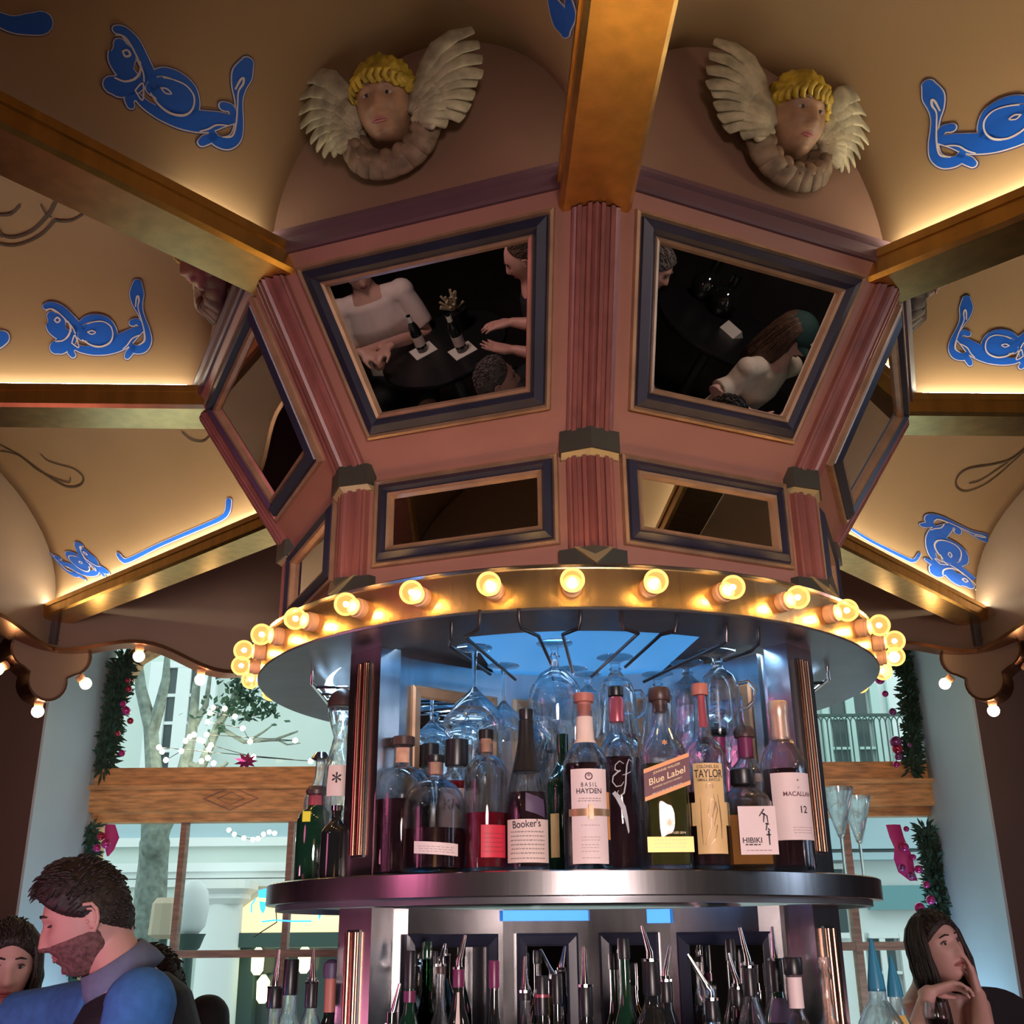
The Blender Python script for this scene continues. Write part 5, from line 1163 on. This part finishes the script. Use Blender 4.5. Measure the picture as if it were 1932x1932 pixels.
# ---------------------------------------------------------------- cherubs
X['cherubskin'] = mat('painted_plaster_skin', (.38, .21, .12), .5, var=.28, scale=30)
X['cherubhair'] = mat('painted_yellow_hair', (.46, .31, .03), .5, var=.5, scale=30, bump=.3)
X['wing'] = mat('painted_plaster_wing', (.40, .34, .22), .6, var=.38, scale=30, bump=.3)
X['ruff'] = mat('painted_plaster_ruff', (.19, .12, .07), .6, var=.5, scale=30, bump=.3)
def cherub(c, px, py, label, lookyaw=0):
    a = radians(c+ROT); out = V((sin(a), -cos(a), 0)); tg = V((cos(a), sin(a), 0)); o0 = V((AX, D, 0))+out*(.905*C22)
    d = ray(px, py); P = O+d*((o0-O).dot(out)/d.dot(out)); P = P+out*.03
    t = thing('cherub_head', label, 'sculpture', P, 'winged cherub heads on the tower arches')
    U = (V((0, 0, 1))*cos(.25)+out*sin(.25)*-1*-1).normalized(); S = .70
    T = frameT(P+out*.030, a+lookyaw, radians(26), 0, S)
    hb = MB(); add_head(hb, T, kid=1, ears=True)
    hb.build('face', X['cherubskin'], t, smooth='all'); add_face(t, T, kid=1, browm=X['ruff'])
    add_hair(t, T, X['cherubhair'], 'kid', 0, .018, .014, kid=1)
    cu = MB(); random.seed(5)
    for k in range(13):
        an = radians(-78+156*k/12); x, y, z = sin(an)*.082, -cos(an)*.092, .062+.012*random.random()-.03*abs(sin(an))
        q = [T@V((x*(1+.02*j)+.008*cos(j*1.5), y-.006*sin(j*1.1), z+.012-.009*j*.9+.006*sin(j*1.6))) for j in range(6)]
        cu.tube(q, [S*r for r in (.006, .009, .009, .008, .006, .003)], 7, dome=True)
    cu.build('forelocks', X['cherubhair'], t, smooth='all')
    def W(u, v, w): return P+tg*u+(V((0, 0, 1))*cos(.12)+out*sin(.12))*v+out*w
    for s in (-1, 1):
        wg = MB(); root = (.052, -.055)
        # long primaries, then scalloped secondaries, then coverts near the root
        for k in range(8):
            t_ = k/7; L = .205-.118*t_; an = radians(62-58*t_)
            r0 = (root[0]+.010*t_, root[1]+.018*(1-t_)); P_ = []
            for j in range(6):
                q = j/5; bend = .20*(q**2)*(1 if k < 4 else .4); P_.append(W(s*(r0[0]+cos(an-bend)*L*q), r0[1]+sin(an-bend)*L*q+.02*sin(q*pi), .012+.022*sin(q*pi)+.003*(7-k)*.5))
            wg.tube(P_, [(.010, .005), (.017, .006), (.021, .006), (.023, .006), (.022, .005), (.015, .003)], 10, ref=out.cross(P_[-1]-P_[0]), dome=True)
        for k in range(7):
            t_ = k/6; L = .115-.045*t_; an = radians(68-80*t_); r0 = (root[0], root[1]+.004); P_ = [W(s*(r0[0]+cos(an)*L*q), r0[1]+sin(an)*L*q, .024+.022*sin(q*pi)) for q in (.15, .4, .7, 1)]
            wg.tube(P_, [(.011, .006), (.016, .007), (.018, .007), (.014, .005)], 10, ref=out.cross(P_[-1]-P_[0]), dome=True)
        for k in range(5):
            an = radians(75-28*k); P_ = [W(s*(root[0]+cos(an)*q), root[1]+.012+sin(an)*q, .038) for q in (.012, .036, .058)]
            wg.tube(P_, [(.009, .007), (.012, .009), (.008, .006)], 10, ref=out.cross(P_[-1]-P_[0]), dome=True)
        wg.build('wing', X['wing'], t, smooth='all')
    rfm = MB()
    for k in range(9):
        an = radians(-168+156*k/8); c0 = (.052*cos(an), -.050+.048*sin(an)); c1_ = (.098*cos(an), -.055+.085*sin(an))
        P_ = [W(c0[0], c0[1], .020), W((c0[0]+c1_[0])/2, (c0[1]+c1_[1])/2, .038), W(c1_[0], c1_[1], .014)]
        rfm.tube(P_, [(.018, .010), (.026, .013), (.022, .008)], 10, ref=out.cross(P_[-1]-P_[0]), dome=True)
    for k in range(7):
        an = radians(-160+140*k/6); c1_ = (.070*cos(an), -.052+.062*sin(an)); rfm.ball(W(c1_[0], c1_[1], .040), (.013, .009, .015), 10, 8)
    rfm.build('ruff', X['ruff'], t, smooth='all')
cherub(-22.5, 755, 238, 'golden-haired cherub head with wings on the front left arch', .10)
cherub(22.5, 1463, 262, 'golden-haired cherub head with wings on the front right arch', -.02)
def cherub_side(c, dz, lb):
    a = radians(c+ROT); out = V((sin(a), -cos(a), 0)); p = V((AX, D, CZ+KT+.045+dz))+out*(.905*C22); u = p-O; x_ = 966+F*u.dot(CR)/u.dot(_f); y_ = 966-F*u.dot(CU)/u.dot(_f); cherub(c, x_, y_, lb)
cherub_side(-67.5, .16, 'cherub head in profile on the left arch, half hidden by the beam')
cherub_side(67.5, .16, 'cherub head on the right arch, mostly hidden behind the beam')
# ---------------------------------------------------------------- outside the window
X['facade'] = mat('pale_facade', (.62, .70, .66), .8, var=.04, scale=2)
X['facadeb'] = mat('blue_grey_facade', (.42, .56, .62), .8, var=.04, scale=2)
X['trimw'] = mat('white_trim', (.80, .84, .84), .7)
X['darkpane'] = mat('dark_window_glass', (.07, .09, .095), .15)
X['shutter'] = mat('mint_shutter', (.50, .66, .63), .7)
X['bark'] = mat('grey_green_bark', (.22, .26, .23), .9, var=.35, scale=18, bump=.4)
X['warmwin'] = mat('lit_shop_interior', (.9, .6, .3), .6, emit=1.3, ecol=(1, .68, .38))
X['greenband'] = mat('dark_green_awning', (.05, .09, .08), .6)
X['fairy'] = mat('fairy_light', (1, .9, .7), .4, emit=30, ecol=(1, .86, .62))
X['foliage'] = mat('fir_green', (.035, .085, .055), .8, var=.5, scale=30)
X['ornpink'] = mat('magenta_ornament', (.55, .03, .22), .15, .4, coat=.5)
X['ornred'] = mat('red_ornament', (.45, .02, .06), .12, .4, coat=.5)
X['ornpurple'] = mat('plum_ornament', (.28, .06, .22), .15, .4, coat=.5)
X['ribbon'] = mat('magenta_ribbon', (.62, .03, .22), .5)
g = struct('ground', MB().box((0, 16, -.05), (40, 19, .1)), mat('paving', (.4, .4, .38), .9, var=.1)); 
YF = 12.
def f(x, y, Y=YF): return aty(x, y, Y)
def fbox(mb, x0, y0, x1, y1, Y=YF, d=.15, proud=0):
    a, b = f(x0, y0, Y), f(x1, y1, Y); return mb.box(((a.x+b.x)/2, Y-proud+d/2, (a.z+b.z)/2), (abs(b.x-a.x), d, abs(a.z-b.z)))
bl = thing('building', 'pale green town house across the street seen through the left half of the window', 'building', (-4.5, YF+.5, 0))
xs0, xs1 = -10, f(1000, 1500).x
MB().box(((xs0+xs1)/2, YF+.6, 3.5), (xs1-xs0, 1.0, 7)).build('wall', X['facade'], bl)
m = MB()
for y0, y1, pr in ((1586, 1592, .06), (1634, 1640, .10), (1646, 1652, .06), (1664, 1668, .05)):
    fbox(m, -200, y0, 1000, y1, YF+.1, .12, pr)
m.build('cornice_moulding', X['trimw'], bl)
m = MB(); fbox(m, -200, 1540, 1000, 1584, YF+.1, .10, .02); m.build('blue_frieze', X['facadeb'], bl)
# sash window in the upper wall
def sash(par, x0, y0, x1, y1, nx, ny, Y=YF, m='trimw', w=5):
    a = MB(); fbox(a, x0, y0, x1, y1, Y+.1, .06, .04); wn = a.build('window', X['darkpane'], par)
    fr = MB(); fbox(fr, x0-w*2, y0-w*2, x0, y1+w*2, Y+.1, .12, .088); fbox(fr, x1, y0-w*2, x1+w*2, y1+w*2, Y+.1, .12, .088); fbox(fr, x0, y0-w*2, x1, y0, Y+.1, .12, .08); fbox(fr, x0, y1, x1, y1+w*2, Y+.1, .12, .08)
    for i in range(1, nx): x = x0+(x1-x0)*i/nx; fbox(fr, x-w/2, y0, x+w/2, y1, Y+.1, .1, .08)
    for i in range(1, ny): y = y0+(y1-y0)*i/ny; fbox(fr, x0+.3, y-w/2, x1-.3, y+w/2, Y+.1, .1, .072)
    fr.build('window_bars', X[m], wn); return wn
sash(bl, 300, 1262, 385, 1470, 2, 4)
# columned shop front
co = f(420, 1700, YF-.3); zt = f(420, 1706, YF-.3).z; T = M.Translation((co.x, YF-.3, 0))
MB().lathe([(.24, 0), (.22, .1), (.205, zt), (.0005, zt)], 28, T).build('column', X['trimw'], bl, smooth=True)
MB().lathe([(.205, zt), (.25, zt+.05), (.25, zt+.09), (.31, zt+.14), (.31, zt+.22), (.0005, zt+.22)], 28, T, sq=6).build('capital', X['trimw'], bl)
m = MB(); a0, a1 = f(452, 1640, YF+.05), f(660, 1765, YF+.05)
pts = [V((a0.x+(a1.x-a0.x)*i/24, YF+.05, a1.z+(a0.z-.18-a1.z)*sin(pi*(.06+.88*i/24))**.5)) for i in range(25)]
m.prism([V((a0.x, YF+.05, a1.z))]+pts+[V((a1.x, YF+.05, a1.z))], (0, .04, 0)); m.build('lit_arch', X['warmwin'], bl)
m = MB(); fbox(m, 452, 1760, 660, 1786, YF-.35, .35, 0); m.build('green_band', X['greenband'], bl)
m = MB(); fbox(m, 470, 1790, 650, 1990, YF+.05, .05, 0); m.build('shop_window', X['darkpane'], bl)
m = MB(); fbox(m, 450, 1786, 468, 1990, YF-.2, .2, 0); m.build('shop_post', X['greenband'], bl)
for i, (x, y) in enumerate(((486, 1815), (574, 1812), (496, 1868))):
    t = thing('wall_lantern', ['lit yellow lantern nearest the column in the shop front outside', 'lit yellow lantern farther right in the shop front outside', 'small lit lantern below in the shop front outside'][i], 'lantern', f(x, y, YF-.2), 'lit lanterns in the shop front')
    p = f(x, y, YF-.2); MB().lathe([(.03, -.12), (.06, -.08), (.065, .08), (.02, .14)], 10, M.Translation(p)).build('shade', mat('lantern_glow', (1, .9, .4), .5, emit=2.2, ecol=(1, .95, .5)), t, smooth=True); MB().box(p+V((0, .12, .14)), (.03, .2, .02)).build('bracket', X['greenband'], t)
br = thing('building', 'white and pale blue house with mint shutters seen through the right half of the window', 'building', (6, YF, 0))
x0_, x1_ = f(1020, 1500).x, 12
MB().box(((x0_+x1_)/2, YF+.6, 3.5), (x1_-x0_, 1.0, 7)).build('wall', X['trimw'], br)
sash(br, 1562, 1300, 1650, 1470, 2, 3, m='shutter', w=4)
m = MB(); 
for x in (1528, 1668): fbox(m, x, 1280, x+22, 1470, YF+.1, .08, .06)
m.build('shutter', X['shutter'], br)
sash(br, 1560, 1640, 1600, 1760, 1, 1); sash(br, 1635, 1770, 1700, 1900, 2, 2)
m = MB(); fbox(m, 1500, 1540, 1900, 1602, YF+.1, .2, .25); m.build('blue_lintel', X['facadeb'], br)
m = MB(); fbox(m, 1500, 1612, 1900, 1622, YF+.1, .2, .22); m.build('lintel_line', X['facadeb'], br)
m = MB(); fbox(m, 1630, 1672, 1760, 1716, YF+.1, .1, .15); m.build('teal_fascia', mat('teal_fascia', (.16, .33, .36), .8), br)
rl = MB(); z1, z0 = f(1560, 1350, YF-.5).z, f(1560, 1480, YF-.5).z
xa, xb = f(1520, 1400, YF-.5).x, f(1720, 1400, YF-.5).x
rl.box(((xa+xb)/2, YF-.5, z1), (xb-xa, .03, .03)); rl.box(((xa+xb)/2, YF-.5, z0), (xb-xa, .03, .03))
n = 18
for i in range(n+1):
    x = xa+(xb-xa)*i/n; rl.tube([(x, YF-.5, z0), (x, YF-.5, z1-.09)], .008, 6)
    if i < n:
        w_ = (xb-xa)/n; rl.tube([(x+w_/2-w_/2*cos(t), YF-.5, z1-.09+.07*sin(t)) for t in (0, .5, 1.05, 1.57, 2.1, 2.6, 3.14)], .007, 5)
rl.build('balcony_railing', X['greenband'], br)
# tree with branches, fairy lights
tr = thing('street_tree', 'grey-barked tree with bare forking branches outside the left half of the window', 'tree', (f(285, 1800, 9).x, 9, 0))
tk = MB(); q = [f(x, y, 9) for x, y in ((272, 2050), (278, 1800), (284, 1690), (290, 1620), (292, 1590))]; q[0].z = .0
tk.tube(q, [.17, .135, .125, .115, .12], 12, dome=True); tk.build('trunk', X['bark'], tr, smooth=True)
brn = MB(); random.seed(11)
for path, r in (([(292, 1600), (306, 1560), (330, 1510), (350, 1440), (362, 1380), (370, 1290)], .085), ([(289, 1600), (285, 1540), (290, 1460), (282, 1370), (268, 1300), (262, 1250)], .09),
    ([(288, 1380), (300, 1330), (312, 1280), (318, 1240)], .06), ([(330, 1510), (380, 1440), (410, 1370), (440, 1320), (470, 1290)], .05), ([(350, 1440), (400, 1460), (430, 1440)], .04), ([(362, 1380), (390, 1330), (400, 1270)], .035),
    ([(430, 1340), (470, 1350), (505, 1345)], .02), ([(410, 1370), (460, 1400), (520, 1395), (560, 1380)], .02), ([(470, 1398), (500, 1380), (515, 1365)], .012), ([(520, 1395), (540, 1405), (565, 1402)], .01), ([(440, 1320), (450, 1290), (440, 1250)], .025)):
    brn.tube([f(x+random.uniform(-3, 3), y, 8.9) for x, y in path], [r*(1-.6*i/(len(path)-1)) for i in range(len(path))], 8, dome=True)
brn.build('branches', X['bark'], tr, smooth=True)
lf = MB()
for k in range(260):
    x, y = random.choice(((470, 1320), (455, 1290), (420, 1340), (500, 1335))); p = f(random.gauss(x, 22), random.gauss(y, 16), 8.8); d = V((random.uniform(-1, 1), random.uniform(-1, 1), random.uniform(-1, 1))).normalized(); e = d.orthogonal()
    lf.poly([p, p+d*.04+e*.015, p+d*.08, p+d*.04-e*.015])
tag(lf.build('leaves', X['foliage'], tr), kind='stuff')
ls = thing('light_string', 'string of small warm fairy lights wound through the bare tree outside', 'lights', f(400, 1300, 8.6))
L_ = [(402, 1335), (424, 1337), (443, 1352), (396, 1345), (392, 1362), (458, 1374), (472, 1399), (557, 1397), (390, 1386), (398, 1406), (478, 1428), (586, 1436), (300, 1410), (306, 1418), (313, 1434), (342, 1417), (358, 1390), (366, 1386), (376, 1396), (394, 1413), (392, 1430), (380, 1436), (403, 1440), (383, 1398), (350, 1398)]
P_ = [f(x, y, 8.6) for x, y in L_]
MB().tube(P_, .003, 4).build('cable', X['wire'], ls)
b0 = MB().ball((0, 0, 0), .020, 10, 8).build('bulb', X['fairy'], ls, smooth='all'); b0.location = P_[0]
for p in P_[1:]: c = b0.copy(); C.objects.link(c); c.location = p
l2 = thing('light_string', 'swag of tiny white lights hung across the shop front outside', 'lights', f(480, 1570, 11)); P_ = [f(x, y, 11) for x, y in ((432, 1566), (442, 1574), (460, 1581), (477, 1584), (487, 1582), (497, 1574), (508, 1570), (518, 1572), (365, 1588))][:8]
MB().tube(P_, .003, 4).build('cable', X['wire'], l2); b1 = MB().ball((0, 0, 0), .022, 8, 6).build('bulb', X['fairy'], l2, smooth='all'); b1.location = P_[0]
for p in P_[1:]: c = b1.copy(); C.objects.link(c); c.location = p
# street lamp with white globe
sl = thing('street_lamp', 'street lamp with a pale urn-shaped globe, outside left of the white column', 'lamp', (f(362, 1800, 8).x, 8, 0)); c = f(362, 1716, 8); T = M.Translation((c.x, 8, 0)); zg0, zg1 = f(362, 1762, 8).z, f(362, 1664, 8).z
MB().lathe([(.06, zg0), (.10, zg0+.05), (.115, (zg0+zg1)/2), (.10, zg1-.06), (.05, zg1), (.0005, zg1)], 28, T).build('globe', X['trimw'], sl, smooth=True)
MB().lathe([(.04, zg0-.12), (.075, zg0-.09), (.10, zg0-.02), (.11, zg0), (.0005, zg0)], 20, T).build('collar', X['greenband'], sl, smooth=True); MB().lathe([(.1, 0), (.05, .3), (.035, zg0-.12)], 14, T).build('post', X['greenband'], sl, smooth=True)
sl2 = thing('hanging_lantern', 'fluted tan lantern beside the tree trunk outside', 'lantern', f(310, 1730, 8.5)); zz0, zz1 = f(310, 1772, 8.5).z, f(310, 1694, 8.5).z; T = M.Translation((f(312, 1730, 8.5).x, 8.5, 0))
MB().lathe([(.05, zz0), (.11, zz0+.03), (.10, zz1-.04), (.07, zz1), (.0005, zz1)], 10, T).build('shade', mat('tan_shade', (.55, .44, .32), .7), sl2); MB().lathe([(.03, 0), (.03, zz0)], 8, T).build('post', X['greenband'], sl2)
# poinsettia
pz = thing('poinsettia', 'red poinsettia bloom low in the upper window pane', 'flower', aty(465, 1445, 6.18)); c = aty(465, 1437, 6.18); m = MB()
for k in range(9):
    a = k*2*pi/9; d = V((cos(a), -.3, sin(a)*.7)); e = V((-sin(a), 0, cos(a)*.7)); m.poly([c, c+d*.03+e*.014, c+d*.07, c+d*.03-e*.014])
m.build('petals', X['ornpink'], pz); MB().tube([c, c-V((0, 0, .12))], .006, 6).build('stem', X['foliage'], pz)
# ---------------------------------------------------------------- garlands on the window frame
def garland(name, label, path, wd, orn, ribbon=None, Y=5.9, n=900, seed=1):
    random.seed(seed); P = [aty(x, y, Y) for x, y in path]; o = thing('garland', label, 'garland', P[0], 'fir garlands round the window'); m = MB()
    L = [0]
    for a, b in zip(P, P[1:]): L.append(L[-1]+(b-a).length)
    def at(s):
        for i in range(len(P)-1):
            if L[i] <= s <= L[i+1]: return P[i].lerp(P[i+1], (s-L[i])/(L[i+1]-L[i]))
        return P[-1]
    m.tube(P, .012, 6)
    for k in range(n):
        p = at(random.uniform(0, L[-1])); d = V((random.gauss(0, 1), random.gauss(0, .6), random.gauss(-.2, .8))).normalized(); l = wd*random.uniform(.5, 1.1); e = d.cross(V((0, 1, .2))).normalized()*.007
        q = p+d*l*.3; m.grid([[q-e*.4, q+e*.4], [p+d*l*.7-e, p+d*l*.7+e], [p+d*l-e*.2, p+d*l+e*.2]])
    tag(m.build('fir_needles', X['foliage'], o), kind='stuff')
    for x, y, r, mt in orn:
        c = aty(x, y, Y-.09); rr = r/2071*6
        q = MB().ball(c, rr, 16, 12).build('ornament', X[mt], o, smooth='all')
    if ribbon:
        R_ = [aty(x, y, Y-.05) for x, y, w_ in ribbon]; MB().grid([[p-V((w_/2071*3, .02*sin(i*1.3), 0)), p+V((0, -.02, 0)), p+V((w_/2071*3, .02*sin(i*1.7), 0))] for i, (p, (_, _, w_)) in enumerate(zip(R_, ribbon))]).build('ribbon', X['ribbon'], o, smooth='all')
    return o
garland('g', 'fir garland with pink and plum ornaments down the right side of the upper pane', [(1700, 1230), (1712, 1300), (1722, 1370), (1722, 1452)], .075,
    [(1660, 1282, 9, 'ornpink'), (1670, 1309, 6, 'ornpink'), (1684, 1343, 7, 'ornpurple'), (1690, 1400, 11, 'ornpurple'), (1693, 1412, 10, 'ornred'), (1695, 1427, 7, 'ornpurple'), (1691, 1442, 6, 'ornpink'), (1717, 1406, 4, 'ornpurple')])
garland('g', 'fir garland with magenta ribbon and ornaments in the lower right pane', [(1745, 1560), (1765, 1640), (1772, 1700), (1780, 1790)], .085,
    [(1710, 1564, 5, 'ornpink'), (1706, 1598, 8, 'ornpink'), (1723, 1617, 5, 'ornpink'), (1702, 1637, 6, 'ornpurple'), (1733, 1640, 7, 'ornpink'), (1720, 1652, 6, 'ornpurple'), (1748, 1669, 6, 'ornpink'), (1756, 1698, 8, 'ornpink'), (1735, 1713, 9, 'ornpink'), (1732, 1735, 11, 'ornpurple')],
    [(1685, 1556, 26), (1692, 1580, 30), (1700, 1600, 26), (1704, 1620, 30), (1712, 1645, 28), (1725, 1662, 16)], seed=2)
garland('g', 'dark fir garland with red ornaments down the left side of the upper pane', [(238, 1236), (222, 1300), (208, 1370), (195, 1450)], .095,
    [(241, 1284, 5, 'ornred'), (243, 1300, 6, 'ornred'), (232, 1328, 6, 'ornpink'), (238, 1341, 8, 'ornpink'), (246, 1360, 6, 'ornred'), (222, 1384, 5, 'ornred'), (230, 1421, 6, 'ornpink')], seed=3)
garland('g', 'fir garland with a magenta ribbon and red ornaments behind the head of the bartender', [(172, 1556), (165, 1600), (155, 1680), (130, 1850)], .085,
    [(190, 1578, 7, 'ornred'), (200, 1592, 8, 'ornpink'), (183, 1600, 7, 'ornpink'), (122, 1830, 8, 'ornred')], [(208, 1556, 18), (211, 1580, 22), (208, 1604, 14), (204, 1616, 6)], seed=4, n=700)
# neon window sign
X['neon'] = mat('blue_neon', (.05, .3, 1), emit=3.0, ecol=(.03, .28, .95))
ns = thing('neon_sign', 'small blue neon drawing hanging in the lower left window panes', 'sign', aty(540, 1710, 5.8))
def nb(pts, r=.004, nm='neon_tube'): MB().tube([aty(x, y, 5.8) for x, y in pts], r, 6).build(nm, X['neon'], ns, smooth=True)
def npoly(pts): MB().prism([aty(x, y, 5.8) for x, y in pts], (0, .004, 0)).build('blue_shape', X['neon'], ns)
npoly([(487, 1680), (502, 1676), (504, 1694), (488, 1694)]); npoly([(489, 1700), (502, 1702), (500, 1716), (496, 1724), (491, 1716)]); npoly([(574, 1707), (610, 1708), (608, 1722), (586, 1724)]); npoly([(600, 1723), (606, 1724), (602, 1738)])
nb([(474, 1722), (475, 1706), (482, 1696)]); nb([(565, 1720), (568, 1714), (580, 1716)]); nb([(494, 1739), (520, 1736), (550, 1738), (588, 1738)]); nb([(509, 1680), (516, 1700), (520, 1712)], .003)
MB().tube([aty(520, 1700, 5.8), aty(522, 1740, 5.8), aty(478, 1768, 5.8)], .003, 6).build('cable', X['wire'], ns)
# ---------------------------------------------------------------- light
w = bpy.data.worlds.new('World'); bpy.context.scene.world = w; w.use_nodes = True
w.node_tree.nodes['Background'].inputs[0].default_value = (.84, .95, .95, 1); w.node_tree.nodes['Background'].inputs[1].default_value = 1.7
def area(name, loc, target, size, power, col):
    l = bpy.data.lights.new(name, 'AREA'); l.energy = power; l.color = col; l.size = size; l.shape = 'DISK'
    o = bpy.data.objects.new(name, l); C.objects.link(o); o.location = loc
    o.rotation_euler = (V(target)-V(loc)).to_track_quat('-Z', 'Y').to_euler(); return o
area('warm_fill_light', (0.3, -1.2, 1.7), (0.1, 2.2, 3.2), .9, 2.2, (1, .42, .12))  # unseen fill, added to warm the underside of the vaults
area('magenta_neon_lamp', (-3.2, .2, 2.3), (-.3, 2.5, 2.4), .8, 8, (1, .22, .45))
area('front_fill_light', (0.6, -3.2, 1.15), (0.1, 2.0, 1.72), 1.2, 11, (1, .80, .78)).data.spread = radians(36)  # soft fill added behind the camera to brighten bottles and steel
area('cool_fill_light', (3.8, 1.5, 2.4), (.6, 2.6, 1.8), 1.0, 12, (.6, .75, 1))  # cool fill added from the right, no fixture stands there
area('pink_fill_light', (2.3, 2.9, 1.2), (1.5, 4.1, 1.55), .3, 3.5, (1, .50, .58))  # added pink fill for the face of the woman at far right
area('magenta_fill_light', (-1.7, 2.0, 1.35), (-1.0, 2.75, 1.65), .3, 3.5, (1, .30, .50))  # added magenta fill aimed at the bartender
area('booth_fill_left', (-2.4, -.2, 3.0), (-2.5, -.4, 1), .5, 14, (1, .72, .66))  # unseen fill added over the guests reflected in the left mirror
area('booth_fill_right', (3.2, .2, 3.1), (3.5, .3, 1), .5, 14, (1, .78, .68))  # same kind of added fill over the right mirror's guests
area('blue_bar_lamp', (-.9, 1.7, 1.25), (-.8, 2.6, 1.45), .2, 1.6, (.15, .40, 1))
area('window_wall_fill_left', (-1.9, 5.55, .9), (-2.25, 5.6, 2.0), .35, 6, (.50, .75, 1))  # added out of view to brighten the pale reveal on the left
area('window_wall_fill_right', (1.9, 5.55, .9), (2.25, 5.6, 2.0), .35, 6, (.45, .75, 1))  # added counterpart for the right reveal, likewise out of view
sc = bpy.context.scene
sc.view_settings.view_transform = 'Standard'; sc.view_settings.look = 'None'; sc.view_settings.gamma = 1; sc.view_settings.exposure = 0
sc.view_settings.use_curve_mapping = False
sc.cycles.use_denoising = True; sc.cycles.max_bounces = 8; sc.cycles.transparent_max_bounces = 20; sc.cycles.transmission_bounces = 8; sc.cycles.diffuse_bounces = 3; sc.cycles.glossy_bounces = 5; sc.cycles.use_adaptive_sampling = True; sc.cycles.adaptive_threshold = .03
